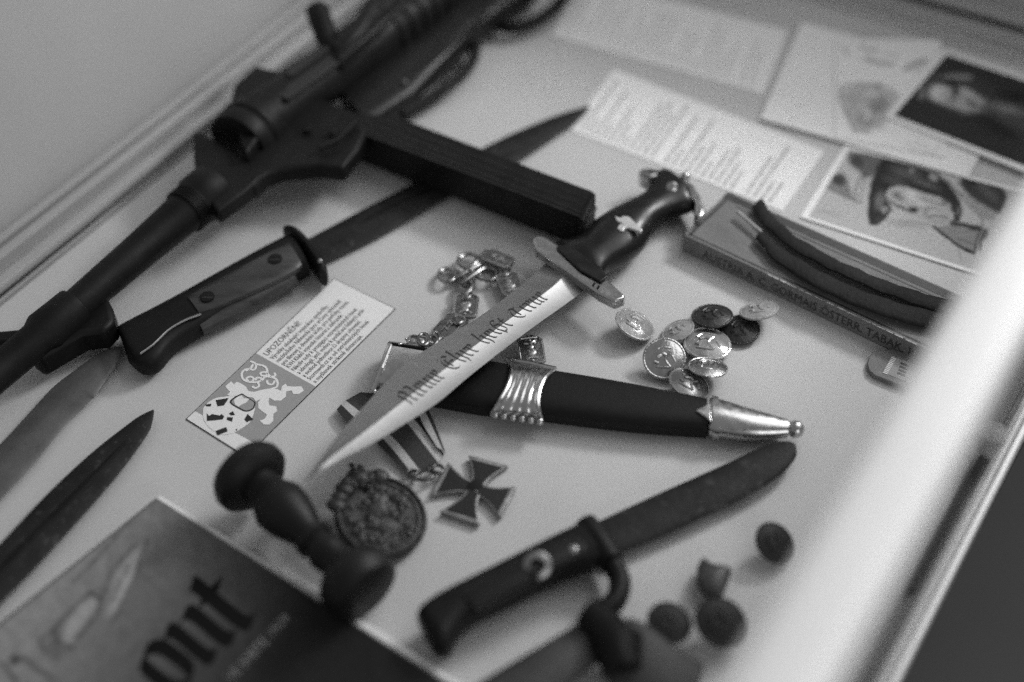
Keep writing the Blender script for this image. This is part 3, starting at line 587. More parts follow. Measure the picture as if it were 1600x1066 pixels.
# ================================================================== LOOSE BLADES at left
t = thing('broad_grey_blade', P(90, 640, 0), 'broad pale grey steel blade whose tip is hidden under the wooden grip pommel', 'blade')
MB().LR(sm([(190, 540, 192, 548, 5, .8), (160, 548, 186, 563, 5, 1.5), (111, 583, 150, 617, 4.5, 2), (84, 604, 142, 626, 4, 2), (58, 632, 104, 662, 4, 2.2), (0, 695, 46, 733, 4, 2.4), (-90, 785, -45, 825, 4, 2.6)], 4), n=20, e=1.5).build('blade', OLDST, t)
t = thing('dark_pitted_blade', P(110, 780, 0), 'dark pitted knife blade pointing up right, alone near the left edge', 'blade')
MB().LR(sm([(240, 640, 241, 643, 5, .4), (222, 648, 238, 660, 5, 1.2), (201, 662, 230, 680, 5, 1.8), (138, 712, 185, 742, 5, 2.3), (67, 779, 120, 817, 5, 2.6), (0, 850, 40, 904, 5, 2.8), (-100, 948, -60, 1003, 5, 3)], 4), n=20, e=1.6).build('blade', DSTEEL, t)
MB().tube([P(x, y, 7.6) for x, y in ((196, 690), (130, 760), (40, 850), (-60, 950))], [.0006, .0022, .0026, .0026], 8, flat=.25).build('fuller', GUNM, t)

# ================================================================== BOOKLET
t = thing('booklet', P(250, 980, 0), 'grey booklet with large black gothic lettering in the bottom left corner', 'booklet')
INKD = mat('deep_black_print', .006, .7, spec=.1)
qZ = [(244, 777), (800, 1128), (500, 1500), (-110, 1060)]
qZ2 = [(250, 774), (600, 990), (800, 1120), (505, 1500), (-104, 1062)]
MB().pp(qZ2, 7, .3).build('page_block', PAPER, t, bevel=.4)
MB().pp(qZ, 9, 7.6).build('cover', BOOK, t, bevel=.6)
Zb = lambda pts: [(x / 3.478, 760 + y / 3.478) for x, y in pts]
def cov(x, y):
    q = ((x - 244) * .72 + (y - 777) * .40) / 300   # base tone fades grey to black, partly glare and haze put into the colour
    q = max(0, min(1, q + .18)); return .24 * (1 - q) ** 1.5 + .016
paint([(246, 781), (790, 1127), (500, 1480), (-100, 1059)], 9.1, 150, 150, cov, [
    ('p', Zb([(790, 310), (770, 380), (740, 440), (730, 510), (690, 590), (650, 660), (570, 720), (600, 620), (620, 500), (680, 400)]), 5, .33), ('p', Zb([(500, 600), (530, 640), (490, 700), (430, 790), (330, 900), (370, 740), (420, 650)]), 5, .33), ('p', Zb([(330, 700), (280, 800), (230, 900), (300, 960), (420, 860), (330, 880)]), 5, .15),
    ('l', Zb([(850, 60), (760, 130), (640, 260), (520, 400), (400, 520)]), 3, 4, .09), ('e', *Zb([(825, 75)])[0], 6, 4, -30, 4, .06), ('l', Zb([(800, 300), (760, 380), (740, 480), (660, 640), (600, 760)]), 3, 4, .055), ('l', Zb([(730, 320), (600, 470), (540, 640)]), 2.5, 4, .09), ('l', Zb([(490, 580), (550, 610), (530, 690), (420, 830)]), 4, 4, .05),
    ('l', Zb([(490, 580), (380, 680), (290, 780), (220, 830), (230, 900)]), 4, 4, .06), ('l', Zb([(700, 420), (640, 560), (600, 640)]), 2, 3, .12), ('l', Zb([(650, 500), (610, 620)]), 2, 3, .12), ('l', Zb([(290, 780), (320, 850), (400, 880)]), 4, 4, .06), ('l', Zb([(60, 960), (130, 930), (200, 990), (290, 1050)]), 5, 5, .06), ('l', Zb([(10, 960), (90, 1064)]), 5, 5, .05), ('e', *Zb([(80, 940)])[0], 8, 7, 0, 5, .05)], 'cover_print_and_glare', t, grain=.10, gs=.06)
def zpt(o_, ux, uy, u, v, h): return P(o_[0] + ux[0] * u + uy[0] * v, o_[1] + ux[1] * u + uy[1] * v, h)
b = MB(); q, wdt = blackletter('ont', nib=.25, ang=35)
for k, quad in enumerate(q):
    b.add([zpt((280, 1083), (80, -78), (-66, -53), u, vv, 9.35 + (k % 37) * .002) for u, vv in quad], [(0, 1, 2, 3)])
b.build('gothic_lettering', INKD, t, smooth=0)
b = MB()
v, f = text_geo('VE SVETE 1939', 1.0); wd = max(c.x for c in v)
b.add([zpt((362, 1066), (92, -98), (-16, -14), c.x / wd, c.y * 1.0, 9.45) for c in v], f).build('small_lettering', BOOKL, t, smooth=0)

# ================================================================== TURNED WOOD HANDLE
t = thing('turned_wood_handle', P(470, 840, 0), 'dark turned wooden handle with a round knob at each end, lying beside the booklet', 'handle')
k0 = P(372, 727, 27); k1 = P(567, 918, 22); D = (k1 - k0)
MB().lathe(k0, k1, [(0, .006), (.01, .0130), (.04, .0175), (.085, .0197), (.13, .0194), (.165, .0165), (.185, .0125)], 40).build('flared_cap', TWOOD, t)
MB().lathe(k0, k1, [(.17, .0105), (.22, .0098), (.27, .0108), (.34, .0136), (.42, .0130), (.50, .0108), (.57, .0084), (.60, .0082), (.605, .0096), (.64, .0098), (.65, .0080), (.68, .0082), (.72, .0096), (.76, .0092), (.80, .0085), (.85, .0095)], 36).build('turned_neck', TWOOD, t)
MB().lathe(k0, k1, [(.83, .0095), (.86, .0140), (.89, .0172), (.94, .0188), (1.0, .0186), (1.04, .0165), (1.06, .0120), (1.065, .004)], 40).build('flared_foot', TWOOD, t)

# ================================================================== ROUND BADGE
def disc_frame(cx, cy, h, ang, ratio, down=False):
    """rotation of a disc seen as an ellipse whose long side leans ang degrees and whose short side is ratio of it"""
    c = P(cx, cy, h); v = (CAM - c).normalized(); a = math.radians(ang)
    right = (RT - v * RT.dot(v)).normalized(); up = v.cross(right)
    mj = right * math.cos(a) + up * math.sin(a); mn = v.cross(mj)
    if mn.dot(up) < 0: mn = -mn
    if down: mn = -mn
    n = v * ratio + mn * math.sqrt(1 - ratio * ratio)
    x = mj; y = n.cross(x)
    return Matrix((x, y, n)).transposed().to_4x4(), c
t = thing('round_badge', (0, 0, 0), 'round dark bronze badge with a bow-shaped crest at its upper left rim', 'badge'); WL[t] = None
MB().lathe((0, 0, -.002), (0, 0, .002), [(0, .019), (.25, .0228), (.7, .0230), (.95, .0215), (1, .0185), (.8, .0175), (.82, .001)], 48).build('badge_disc', BRZ, t)
b = MB(); b.tube([(math.cos(g) * .0212, math.sin(g) * .0212, .0017) for g in [2 * math.pi * j / 48 for j in range(48)]], .0013, 8, closed=True); b.build('raised_rim', BRZ, t)
r = random.Random(5); b = MB()
b.sphere((-.003, .005, .001), .0070, 16, 10, (.8, 1.3, .22)); b.sphere((.004, -.004, .001), .0072, 16, 10, (1.3, .7, .20))
for k in range(90):
    a = r.uniform(0, 6.28); q = r.uniform(.002, .0165); b.sphere((math.cos(a) * q, math.sin(a) * q, .0016), r.uniform(.0007, .0021), 7, 5, (r.uniform(.8, 2), r.uniform(.8, 1.6), .5))
b.build('relief', BRZ, t)
b = MB()
for k in range(7):
    a = math.radians(108 + k * 13); b.sphere((math.cos(a) * .0225, math.sin(a) * .0225, .0018), .0034 if k % 2 else .0042, 10, 8, (1.25, 1, .5))
for k in range(30): b.sphere((-.0165 + r.uniform(-.006, .006), .0165 + r.uniform(-.006, .006), .0030), r.uniform(.0010, .0024), 7, 5, (1.2, 1, .7))
b.sphere((-.0165, .0165, .002), .0052, 12, 8, (1.3, 1, .5)); b.build('crest', BRZ, t)
R_, c = disc_frame(595, 809, 10, -18, .86); R_.translation = c; t.matrix_world = R_

# ================================================================== IRON CROSS with ribbon
DCH0 = mat('tarnished_ring', .12, .4, .8, var=.4, vs=200)
DSILV = mat('dull_silver', .30, .45, .6, var=.5, vs=200)
t = thing('cross_medal', P(742, 765, 0), 'black four-armed cross medal with a silver rim, hanging from its striped ribbon', 'medal')
C0 = (743, 762)
def arm(a, b_, k=.70):
    """corners a,b of one arm; sides curve in to the centre"""
    ax, ay = a; bx, by = b_; mx, my = (ax + bx) / 2, (ay + by) / 2
    px, py = bx - ax, by - ay; l = math.hypot(px, py); px, py = px / l, py / l
    ca = (C0[0] - px * 9.5, C0[1] - py * 8.0); cb = (C0[0] + px * 9.5, C0[1] + py * 8.0)
    side = lambda s_, e, sg: sm([s_, (s_[0] * .45 + e[0] * .55 - sg * px * 5, s_[1] * .45 + e[1] * .55 - sg * py * 5 * 0.8), e], 5)
    s1 = side(a, ca, -1); s2 = side(b_, cb, 1)[::-1]
    return s1 + s2
ARMS = [((732, 711), (794, 727)), ((806, 760), (782, 808)), ((749, 819), (687, 799)), ((673, 773), (700, 722))]
def scaled(pts, k): 
    cx = sum(p[0] for p in pts) / len(pts); cy = sum(p[1] for p in pts) / len(pts); return [(cx + (x - cx) * k, cy + (y - cy) * k) for x, y in pts]
for i, (a, b_) in enumerate(ARMS):
    pts = arm(a, b_); o = MB().pp(pts, 3.6 + i * .03, .6).build('cross_arm', DSILV, t, bevel=.35)
    WL[o] = WL[o]; q = scaled(pts, .78); MB().pp(q, 3.95 + i * .03, 3.7).build('black_inlay', ENAM, t, bevel=.1)
MB().lathe(P(*C0, 3.6), P(*C0, 4.6), [(0, .0042), (.6, .0040), (1, .0018)], 20).build('centre_boss', ENAM, t)
def circ(cx, cy, h, rx, ry, a=0, n=24):
    a = math.radians(a); return [P(cx + rx * math.cos(g) * math.cos(a) - ry * math.sin(g) * math.sin(a), cy + rx * math.cos(g) * math.sin(a) + ry * math.sin(g) * math.cos(a), h + math.sin(g) * 1.0) for g in [2 * math.pi * j / n for j in range(n)]]
MB().tube(circ(684, 733, 4.5, 8, 6), .0009, 8, closed=True).build('small_ring', DCH0, t)
MB().tube(circ(663, 743, 4, 15, 7, -8), .0009, 8, closed=True).build('ribbon_ring', DCH0, t)
MB().tube(circ(646, 741, 4, 10, 6, 10), .0008, 8, closed=True).build('ribbon_ring', DCH0, t)
rb = thing('medal_ribbon', P(620, 680, 0), 'dark folded medal ribbon with white stripes, passing under the dagger blade', 'ribbon')
def band(Lp, Rp, name, m, h, root=rb):
    """strip between two pixel paths"""
    A = sm(Lp, 4); B_ = sm(Rp, 4); b = MB(); n = len(A); vs = []
    for k, (a, c_) in enumerate(zip(A, B_)):
        hh = h + .5 * math.sin(k / n * 5); vs += [P(*a, hh), P(*c_, hh), P(*a, hh - .5), P(*c_, hh - .5)]
    fs = []
    for k in range(n - 1):
        i = 4 * k; fs += [(i, i + 1, i + 5, i + 4), (i + 2, i + 6, i + 7, i + 3), (i, i + 4, i + 6, i + 2), (i + 1, i + 3, i + 7, i + 5)]
    fs += [(0, 2, 3, 1), (4 * n - 4, 4 * n - 3, 4 * n - 1, 4 * n - 2)]
    return b.add(vs, fs).build(name, m, root, smooth=50)
# edges of the lower piece, from under the blade down to the ring
E0 = [(572, 672), (600, 704), (640, 744)]; E1 = [(580, 666), (610, 698), (646, 742)]; E2 = [(588, 660), (620, 690), (656, 735)]
E3 = [(618, 640), (648, 676), (684, 722)]; E4 = [(628, 634), (658, 668), (692, 714)]; E5 = [(640, 628), (662, 656), (694, 709)]
band(E0, E1, 'black_stripe', RIBD, 3); band(E1, E2, 'white_stripe', RIBW, 3); band(E2, E3, 'ribbon_centre', RIBM, 3); band(E3, E4, 'white_stripe', RIBW, 3); band(E4, E5, 'black_stripe', RIBD, 3)
# fold standing behind and the upper end left of the blade
band([(652, 640), (662, 665), (684, 700)], [(662, 638), (674, 664), (692, 703)], 'white_stripe', RIBW, 5); band([(662, 638), (674, 664), (692, 703)], [(668, 636), (680, 664), (697, 710)], 'black_stripe', RIBD, 5)
band([(526, 640), (550, 672)], [(533, 632), (570, 668)], 'black_stripe', RIBD, 4); band([(533, 632), (570, 668)], [(540, 626), (590, 664)], 'white_stripe', RIBW, 4); band([(540, 626), (590, 664)], [(563, 613), (620, 650)], 'ribbon_centre', RIBM, 4); band([(563, 613), (620, 650)], [(597, 616), (640, 640)], 'black_stripe', RIBD, 4)

# ================================================================== DAGGER
EMB = mat('bright_emblem', .62, .35, .4, var=.15, vs=300)
t = thing('dagger', P(800, 500, 0), 'polished dagger with gothic motto on its blade and a black grip, laid across the scabbard', 'dagger')
# stations: left edge, ridge, right edge pixels, height of mid plane, half thickness
BL = [(474, 758, 474.5, 758.5, 475, 759, 36, .1), (485, 740, 492, 739, 502, 736, 35.5, .9), (504, 713, 518, 714, 536, 716, 34.5, 1.5), (531, 677, 555, 686, 582, 693, 33, 2.0), (564, 640, 595, 655, 628, 665, 31, 2.4), (615, 585, 648, 613, 684, 629, 28, 2.6),
      (663, 548, 700, 573, 737, 585, 25.5, 2.7), (756, 490, 780, 511, 820, 521, 21, 2.8), (832, 431, 860, 451, 894, 468, 16, 2.9), (858, 406, 886, 426, 918, 449, 14, 2.9)]
BL = [q[:7] + (q[7] * 1.2,) for q in BL]
BLs = sm(BL, 8)
def blade_pt(i, v):
    """i station index float, v -1 (left edge) .. 0 (ridge) .. 1 (right edge), on the upper surface"""
    i = min(max(i, 0), len(BLs) - 1.001); k = int(i); f_ = i - k; s_ = [a + (b - a) * f_ for a, b in zip(BLs[k], BLs[k + 1])]
    h, ht = s_[6], s_[7]
    Lp, Cp, Rp = P(s_[0], s_[1], h), P(s_[2], s_[3], h + ht), P(s_[4], s_[5], h)
    q = 1 - abs(v); p = (Lp if v < 0 else Rp).lerp(Cp, q); p.z = (h + ht * (.65 * q + .35 * q * q)) * mm; return p
b = MB(); rs = []
for k, s_ in enumerate(BLs):
    h, ht = s_[6], s_[7]; C_ = P(s_[2], s_[3], h + ht); L_, R2 = P(s_[0], s_[1], h), P(s_[4], s_[5], h)
    m_ = (L_ + R2) / 2; 
    z0_ = h * mm
    def fl_(a, q): p = a.lerp(C_, q); p.z = z0_ + ht * mm * (.65 * q + .35 * q * q); return p
    rs.append([L_] + [fl_(L_, q / 8) for q in range(1, 8)] + [C_] + [fl_(R2, q / 8) for q in range(7, 0, -1)] + [R2, Vector((C_.x, C_.y, (h - ht) * mm))])
b.rings(rs); bl = b.build('blade', STEEL, t, smooth=9)
q, wdt = blackletter('Meine Ehre Heist Treue'.replace('Heist', 'heist'), nib=.135, ang=42)
I0, I1 = 8 * 5 - 2.5, 8 * 7.85
# arc length parametrisation along the ridge
pts = [blade_pt(I0 + (I1 - I0) * k / 200, 0) for k in range(201)]; cum = [0]
for a, c_ in zip(pts, pts[1:]): cum.append(cum[-1] + (c_ - a).length)
import bisect
def at_len(s_):
    s_ = min(max(s_, 0), cum[-1] * .9999); k = bisect.bisect_right(cum, s_) - 1; f_ = (s_ - cum[k]) / (cum[k + 1] - cum[k]); return I0 + (I1 - I0) * (k + f_) / 200
b = MB()
for k, quad in enumerate(q):
    vs = []
    for u, vv in quad:
        i = at_len(u / wdt * cum[-1]); off = .33 - vv * .56
        p = blade_pt(i, max(-.95, min(.95, off))); p.z += (.16 + (k % 29) * .002) * mm; vs.append(p)
    b.add(vs, [(0, 1, 2, 3)])
b.build('etched_motto', ENGR, t, smooth=0)
g = MB().pp([(831, 374), (838, 367), (853, 369), (868, 379), (900, 402), (946, 434), (977, 461), (975, 466), (960, 471), (936, 459), (905, 437), (868, 411), (848, 397), (838, 390)], 22, 15)
g.build('crossguard', CHROME, t, bevel=2.2, seg=4)
g = MB(); g.pp([(868, 386), (886, 379), (938, 416), (950, 432), (938, 440), (906, 422)], 23.6, 22.2); g.build('guard_collar', EBONY, t, bevel=1, seg=3)
b = MB()
for k in (0, 1): b.pp([(925 + k * 7, 446 + k * 4.5), (928 + k * 7, 448 + k * 4.5), (931 + k * 7, 443 + k * 4.5), (928 + k * 7, 441 + k * 4.5)], 22.3, 16)
b.build('guard_groove', GUNM, t)
MB().LR(sm([(868, 381, 936, 436, 16, 7.5), (888, 379, 943, 430, 16, 8.5), (905, 374, 955, 418, 15.5, 9.5), (929, 351, 982, 404, 15, 11), (957, 333, 1006, 384, 14.5, 11), (985, 319, 1023, 358, 14, 10), (1004, 308, 1040, 341, 13.5, 9), (1017, 291, 1062, 332, 13, 9), (1023, 277, 1082, 326, 13, 9), (1030, 271, 1084, 311, 13, 8.5)], 4), n=32, e=2.3).build('grip', EBONY, t)
g = MB().pp([(996, 267), (1003, 262), (1017, 261), (1044, 268), (1068, 276), (1084, 287), (1095, 305), (1102, 324), (1101, 334), (1093, 341), (1085, 333), (1086, 314), (1064, 291), (1032, 271), (1018, 277), (1004, 272)], 19, 7); g.build('pommel_plate', CHROME, t, bevel=2, seg=4)
MB().sphere(P(1071, 276, 18), .0032).build('pommel_nut', CHROME, t)
MB().lathe(P(1050, 293, 21.6), P(1050, 293, 23.2), [(0, .0036), (.7, .0034), (1, .0022)], 20).build('grip_roundel', CHROME, t)
MB().pp([(960, 337), (970, 340), (973, 337), (983, 338), (990, 345), (1004, 359), (1001, 362), (990, 358), (981, 355), (976, 356), (974, 361), (968, 360), (964, 356), (968, 350), (973, 349), (964, 345)], 26.6, 24.6).build('eagle_emblem', EMB, t, bevel=.5)

# ================================================================== SCABBARD and chain
t = thing('dagger_scabbard', P(900, 620, 0), 'black dagger scabbard with silver fittings, ball-tipped end and a linked plate chain', 'scabbard')
BODY = [(611, 541, 588, 610, 7.5, 7), (680, 552, 662, 628, 7.5, 7.5), (760, 569, 752, 644, 7.5, 7.5), (866, 585, 850, 654, 7.5, 7.5), (985, 605, 980, 670, 7.5, 7.2), (1104, 629, 1104, 679, 7.5, 7)]
MB().LR(sm(BODY[1:], 4), n=40, e=3.0).build('scabbard_body', BLKS, t)
MB().LR(sm([(611, 539, 588, 608, 8, 8), (650, 545, 632, 616, 8, 8.4), (700, 554, 684, 628, 8, 8.6)], 3), n=32, e=2.8).build('locket', CHROME, t)
MB().tube([P(612, 538, 15), P(645, 543, 15.5), P(684, 550, 15.5)], .0010, 8).build('locket_rim', GUNM, t)
MB().tube([P(611, 540, 15), P(597, 576, 16), P(584, 611, 9)], [.0011, .0013, .0016], 8).build('locket_rim', CHROME, t)
for x, y in ((625, 539), (585, 612), (592, 614)): MB().sphere(P(x, y, 15 if y < 600 else 9), .0015).build('locket_stud', CHROME, t)
# flared middle fitting: patch laid over the body
rows = [(791, 562, 868, 577, 9.0), (797, 571, 862, 580, 13.5), (799, 583, 852, 590, 16.4), (795, 600, 845, 605, 17.4), (788, 615, 841, 621, 17.4), (779, 630, 841, 636, 16.0), (770, 644, 845, 650, 12.0), (769, 650, 847, 657, 6.0)]
rows = sm(rows, 4); nc = 20; vs = []; r = random.Random(2)
for i, (lx, ly, rx, ry, h) in enumerate(rows):
    for j in range(nc + 1):
        u = j / nc; rel = .5 * (abs(math.sin(u * math.pi * 5)) ** .5) * (1 if 3 < i < len(rows) - 4 else .3) + r.uniform(-.12, .12)
        vs.append(P(lx + (rx - lx) * u, ly + (ry - ly) * u, h + rel))
fs = [(i * (nc + 1) + j, i * (nc + 1) + j + 1, (i + 1) * (nc + 1) + j + 1, (i + 1) * (nc + 1) + j) for i in range(len(rows) - 1) for j in range(nc)]
o = MB().add(vs, fs).build('middle_fitting', CHROME, t, smooth=60); s_ = o.modifiers.new('solid', 'SOLIDIFY'); s_.thickness = .001; s_.offset = 0
for e_ in (0, 2): MB().tube([P(q_[e_], q_[e_ + 1], q_[4] + .6) for q_ in rows], .0012, 8).build('fitting_edge', CHROME, t)
MB().tube([P(790, 562, 9.5), P(828, 568, 10.5), P(868, 577, 9.5)], .0015, 8).build('fitting_rim', CHROME, t)
b = MB()
for k in range(6): b.sphere(P(774 + k * 14, 649 + k * 2, 10.5), .0021, 10, 8)
b.build('fitting_bead', CHROME, t)
MB().LR(sm([(1108, 627, 1108, 678, 8, 7.6), (1120, 627, 1124, 681, 8, 7.8), (1160, 639, 1165, 685, 8, 7.0), (1200, 650, 1203, 684, 8, 5.6), (1231, 659, 1231, 681, 8, 4.2)], 4), n=28, e=2.2).build('chape', CHROME, t)
MB().LR([(1112, 623, 1113, 682, 8, 8.3), (1121, 625, 1123, 684, 8, 8.3)], n=28, e=2.4).build('chape_collar', CHROME, t)
MB().pp([(1087, 641), (1110, 629), (1112, 660), (1104, 652)], 15.6, 12).build('chape_point', CHROME, t, bevel=.5)
MB().sphere(P(1243, 671, 8), .0046, 24, 16).build('chape_ball', CHROME, t)
MB().lathe(P(1226, 667, 8), P(1240, 670, 8), [(0, .0040), (.5, .0030), (1, .0034)], 20).build('ball_neck', CHROME, t)
b = MB(); b.tube([P(1126, 629, 13), P(1180, 644, 12), P(1229, 660, 9)], .0008, 6); b.build('chape_seam', GUNM, t)
# chain plates
def plate(cx, cy, ang, lx, ly, h, relief, tilt=0):
    lx *= 1.14; ly *= 1.25; c = P(cx, cy, h); a = math.radians(ang); d = (P(cx + math.cos(a), cy + math.sin(a), h) - c).normalized(); n_ = Vector((0, 0, 1)).cross(d)
    d = (d + Vector((0, 0, tilt))).normalized()
    pt = lambda x, y, z: c + d * (x * mm) + n_ * (y * mm) + Vector((0, 0, z * mm))
    k = 2.2; oc = [(-lx, -ly + k), (-lx + k, -ly), (lx - k, -ly), (lx, -ly + k), (lx, ly - k), (lx - k, ly), (-lx + k, ly), (-lx, ly - k)]
    b = MB(); N = len(oc); b.add([pt(x, y, 0) for x, y in oc] + [pt(x, y, 1.6) for x, y in oc], [tuple(range(N - 1, -1, -1)), tuple(range(N, 2 * N))] + [(i, (i + 1) % N, (i + 1) % N + N, i + N) for i in range(N)])
    o = b.build('chain_plate', DCH, t, bevel=.3)
    MB().tube([pt(x * .93, y * .9, 1.7) for x, y in oc], .00060, 6, closed=True).build('plate_border', CHROME, o)
    b = MB()
    if relief == 'strokes':
        for sx in (-2.6, 2.2):
            for seg_ in ([(-2.6, 1.8), (1.2, 2.4)], [(1.2, 2.4), (-1.2, -.2)], [(-1.2, -.2), (2.6, .4)]):
                b.tube([pt(sx + x, y * 1.2 - 1, 1.9) for x, y in seg_], .00045, 6)
    else:
        b.sphere(pt(.9, 0, 1.4), .0030, 16, 10, (1, 1, .3)); b.sphere(pt(-2.8, 0, 1.4), .0019, 12, 8, (1, 1, .3))
        for yy in (-1.2, 1.2): b.sphere(pt(.9, yy, 2.2), .0006, 8, 6)
        b.tube([pt(-5.2, -3.2, 1.7), pt(-4.6, 0, 1.9), pt(-5.2, 3.2, 1.7)], .0006, 6); b.tube([pt(5.4, -3.4, 1.7), pt(4.8, 0, 1.9), pt(5.4, 3.4, 1.7)], .0006, 6)
        for sx, sy, r_ in ((4.9, 0, .7), (-6.6, 0, .8), (7.0, 0, .8)): b.sphere(pt(sx, sy, 1.7), r_ * mm, 8, 6)
    b.build('plate_relief', DCH2, o)
DCH3 = mat('toned_wire', .27, .26, .95, var=.3, vs=200)
DCH2 = mat('toned_silver_relief', .42, .33, .9, var=.3, vs=300)
DCH = mat('toned_silver', .20, .28, .95, var=.4, vs=250, bump=.4, bs=500)
plate(702, 512, -48, 9.0, 5.2, 5.0, 'strokes'); plate(728, 481, -83, 8.4, 5.6, 4.6, 'skull'); plate(777, 406, 22, 9.2, 4.4, 5.4, 'strokes'); plate(797, 447, 66, 8.6, 5.4, 5, 'skull'); plate(830, 551, 80, 8.4, 5.8, 6.5, 'skull', tilt=-.1)
plate(653, 536, 8, 5.2, 3.2, 12, 'skull')
for x, y, rx, ry, a, h in ((676, 533, 9, 7, -45, 8), (681, 528, 8, 6, -45, 7.4), (716, 500, 7, 6, 0, 6.5), (729, 460, 7, 6, 0, 6), (727, 449, 11, 9, 0, 5), (662, 531, 8, 9, 0, 14), (789, 424, 7, 7, 0, 6), (829, 531, 7, 5, 0, 8)):
    MB().tube(circ(x, y, h, rx, ry, a), .0011, 8, closed=True).build('chain_ring', DCH3, t)
# knot of looped wire
for cx, cy, h, rx, ry, a in ((699, 430, 4.2, 13, 10, 0), (763, 428, 4.2, 13, 10, 10), (731, 407, 5.0, 15, 10, -12), (728, 447, 4.6, 10, 8, 0)):
    MB().tube(circ(cx, cy, h, rx, ry, a), .0014, 10, closed=True).build('knot_loop', DCH3, t)
for p, q, h in (((707, 438), (748, 414), 5.6), ((711, 421), (738, 444), 5.0), ((754, 437), (718, 412), 6.0), ((720, 444), (752, 421), 6.4)):
    MB().tube([P(*p, h - 1), P((p[0] + q[0]) / 2, (p[1] + q[1]) / 2, h + .8), P(*q, h - 1)], .0014, 10).build('knot_strand', DCH3, t)

# ================================================================== BUTTONS
def button(kind, label, cx, cy, h, ang, ratio, rx, group, down=False):
    base = PROTO.get(kind)
    if base is None:
        base = thing('uniform_button', (0, 0, 0), label, 'button', group); WL[base] = None
        m = {'silver': SILV, 'pearl': PEARL, 'dark': DBUT, 'smoke': SMOKE, 'pale': PALEB, 'black': BBUT}[kind]
        MB().lathe((0, 0, -.003), (0, 0, .0022), [(0, .0035), (.10, .0075), (.32, .0106), (.42, .0110), (.52, .0108), (.6, .0098), (.75, .0072), (.92, .0035), (.95, .0004)], 40).build('button_face', m, base)
        MB().tube([(math.cos(g) * .0104, math.sin(g) * .0104, -.0004) for g in [2 * math.pi * j / 40 for j in range(40)]], .00075, 8, closed=True).build('button_rim', m, base)
        if kind in ('silver', 'pale', 'dark', 'black'):
            b = MB()
            for k in range(36):
                g = 2 * math.pi * k / 36; b.sphere((math.cos(g) * .0104, math.sin(g) * .0104, -.0001), .0006, 6, 4)
            b.build('rim_bead', m, base)
        b = MB()
        z = .0018
        for pth, rr in (([(-.0045, -.0045), (-.001, -.005), (.003, -.0048)], .0007), ([(.003, -.0048), (.0005, -.001), (.0025, .003)], .0008), ([(-.005, .002), (-.003, .005), (.0, .0055), (.0035, .005)], .0007), ([(-.0035, .0005), (-.001, .002), (.001, .001)], .0011), ([(-.005, -.002), (-.003, -.003)], .0009), ([(.004, .001), (.0055, -.002)], .0007)):
            b.tube([(x, y, z - (x * x + y * y) * 22) for x, y in sm(pth, 3)], rr, 8)
        b.build('raised_emblem', m, base)
        b = MB(); b.tube([(math.cos(g) * .0026, 0, -.0040 + math.sin(g) * .0026) for g in [2 * math.pi * j / 18 for j in range(18)]], .0006, 8, closed=True); b.build('shank', SILV if kind not in ('dark', 'black') else m, base)
        PROTO[kind] = base; o = base
    else:
        o = base.copy(); COL.objects.link(o)
        for ch in base.children:
            c_ = ch.copy(); COL.objects.link(c_); c_.parent = o
        o['label'] = label; o['group'] = group
    R_, c = disc_frame(cx, cy, h, ang, ratio, down); k = rx / 11.0
    o.matrix_world = Matrix.Translation(c) @ R_ @ Matrix.Diagonal((k, k, k, 1))
    return o
PROTO = {}
G1 = 'uniform buttons in a loose pile right of the dagger guard'
button('pearl', 'pale translucent button lying apart, nearest the dagger guard', 993, 506, 8, -32, .62, 11.8, G1)
button('pale', 'small silvery button above the large round beaded one', 1059, 516, 6, 24, .55, 9.4, G1)
button('silver', 'large shiny beaded button facing the viewer, with a raised emblem', 1038, 560, 9, 0, .97, 11.6, G1)
button('dark', 'dark grey button at the top of the pile, tilted back', 1113, 493, 7, 0, .55, 11.6, G1)
button('pale', 'silvery button farthest right in the pile, showing its loop below', 1186, 484, 9, 8, .46, 10.9, G1)
button('dark', 'flat black button at the right side of the pile, under the silvery one', 1157, 515, 3.5, 0, .76, 10.8, G1)
button('pearl', 'pale glassy button in the middle of the pile', 1105, 537, 5, -8, .66, 13.2, G1)
button('silver', 'silvery button at the lower right of the pile, tilted with its loop visible', 1106, 573, 10, -8, .46, 10.8, G1)
button('smoke', 'smoky grey button at the bottom of the pile beside the scabbard', 1077, 600, 8, -30, .6, 11.6, G1)
G2 = 'dark buttons in the blurred lower right'
button('black', 'lone dark button beside the white rail, farthest from the blurred group', 1211, 848, 9, -58, .80, 10.4, G2)
button('black', 'dark button touching the lower end of the pale broken one', 1127, 972, 12, -40, .88, 12.2, G2)
button('black', 'dark round button right of the blurred dark crossguard', 1046, 973, 12, -30, .88, 10.4, G2)
SHELLM = mat('grey_shell', .05, .5, var=.5, vs=120)
t = thing('broken_shell_button', P(1116, 905, 0), 'grey irregular broken button with a notch, above the blurred dark ones', 'button')
MB().LR(sm([(1098, 872, 1103, 875, 6, 1), (1090, 885, 1118, 885, 7, 3), (1088, 902, 1142, 888, 8, 4), (1090, 918, 1140, 905, 8, 4.5), (1102, 932, 1130, 930, 7, 3.5), (1112, 940, 1122, 940, 6, 1)], 3), n=16, e=2).build('shell', SHELLM, t)

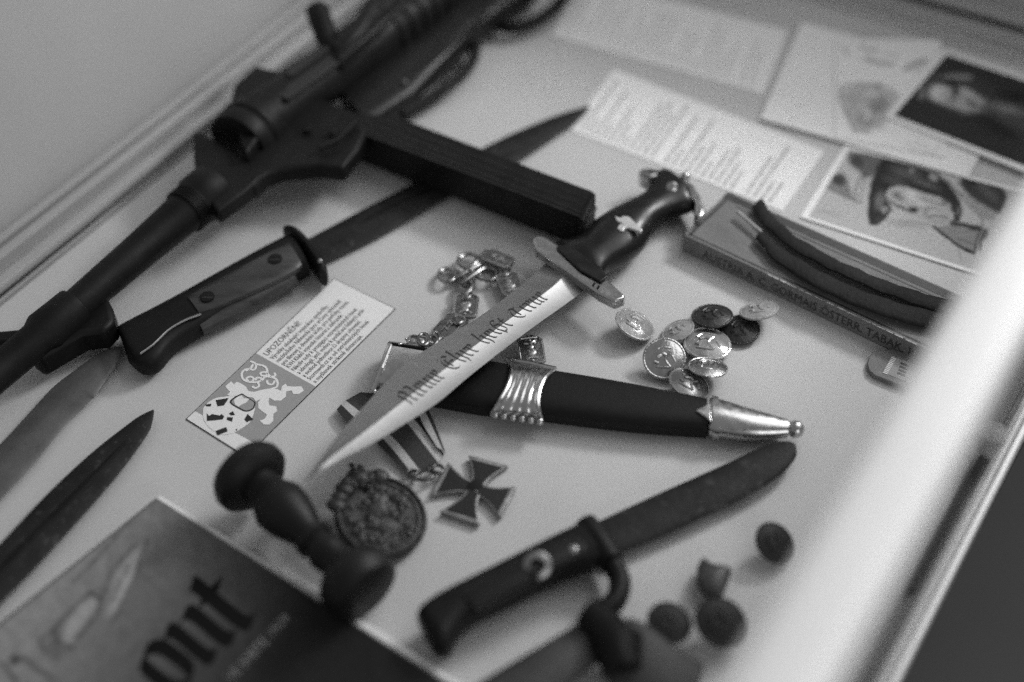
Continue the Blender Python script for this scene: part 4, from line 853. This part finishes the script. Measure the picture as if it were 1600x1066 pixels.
# ================================================================== LOWER BAYONET
t = thing('hooked_guard_bayonet', P(900, 880, 0), 'dark service bayonet with a hooked crossguard, its blade pointing at the scabbard tip', 'bayonet')
MB().LR(sm([(652, 968, 680, 1022, 14, 5), (655, 958, 700, 1022, 14, 9), (672, 944, 712, 1000, 14, 9.5), (700, 928, 738, 970, 14, 9.5), (770, 893, 800, 940, 14, 9.5), (855, 850, 880, 900, 14, 9.5), (905, 826, 940, 880, 14, 9.5)], 4), n=28, e=3).build('hilt', GUNM, t)
MB().LR(sm([(715, 926, 745, 958, 20, 4), (770, 898, 798, 930, 20, 4.5), (855, 856, 880, 888, 20, 4.5), (898, 836, 922, 868, 20, 4)], 3), n=20, e=3).build('grip_scale', BAKE, t)
MB().tube([P(x, y, 14) for x, y in ((914, 820), (926, 838), (942, 860), (956, 880))], [.0062, .0070, .0072, .0062], 18, flat=1.15).build('crossguard', GUNM, t)
MB().tube([P(x, y, 13) for x, y in sm([(956, 880), (968, 904), (966, 930), (952, 948), (930, 958)], 4)], [.0052] * 16 + [.0046], 14).build('guard_hook', GUNM, t)
MB().lathe(P(840, 884, 23.6), P(840, 884, 25.4), [(0, .0066), (.6, .0066), (1, .0052)], 28).build('press_stud', STEEL, t)
MB().lathe(P(840, 884, 25.5), P(840, 884, 26.2), [(0, .0036), (1, .0030)], 20).build('stud_centre', GUNM, t)
MB().box(P(841, 886, 25.6), (P(852, 880, 25.6) - P(830, 892, 25.6)) * .5, (P(843, 890, 25.6) - P(841, 884, 25.6)) * .5, (0, 0, .0003)).build('stud_slot', RUB, t)
MB().sphere(P(896, 858, 24), .0024, 14, 8, (1, 1, .5)).build('grip_rivet', STEEL, t)
MB().LR(sm([(930, 817, 963, 868, 7, 2.8), (1025, 773, 1036, 838, 7, 2.8), (1127, 728, 1138, 790, 7, 2.8), (1178, 704, 1196, 759, 7, 2.6), (1212, 691, 1226, 737, 7, 2.3), (1236, 691, 1243, 716, 7, 1.6), (1243, 696, 1245, 706, 7, .8)], 4), n=20, e=1.7).build('blade', DSTEEL, t)

# ================================================================== BLURRED THING at the bottom edge
FGST = mat('shadowed_old_steel', .035, .6, .0, var=.5, vs=40)
t = thing('foreground_bayonet', P(880, 1040, 0), 'blurred grey blade with a dark knobbed crossguard at the bottom edge of the view', 'bayonet')
MB().LR(sm([(912, 968, 968, 1004, 14, 3), (860, 1000, 930, 1040, 14, 4), (812, 1028, 880, 1080, 14, 4.5), (740, 1072, 820, 1130, 14, 4.5), (640, 1140, 720, 1200, 14, 4.5)], 3), n=20, e=1.6).build('blade', FGST, t)
MB().tube([P(918, 958, 18), P(940, 975, 18), P(966, 1010, 19), P(975, 1050, 18)], [.0075, .0085, .0120, .0085], 16).build('crossguard', GUNM, t)
MB().LR(sm([(985, 968, 940, 1050, 12, 7), (1020, 985, 970, 1090, 12, 8), (1060, 1018, 1010, 1120, 12, 8), (1100, 1040, 1060, 1160, 12, 8)], 3), n=20, e=2.4).build('grip', FGST, t)
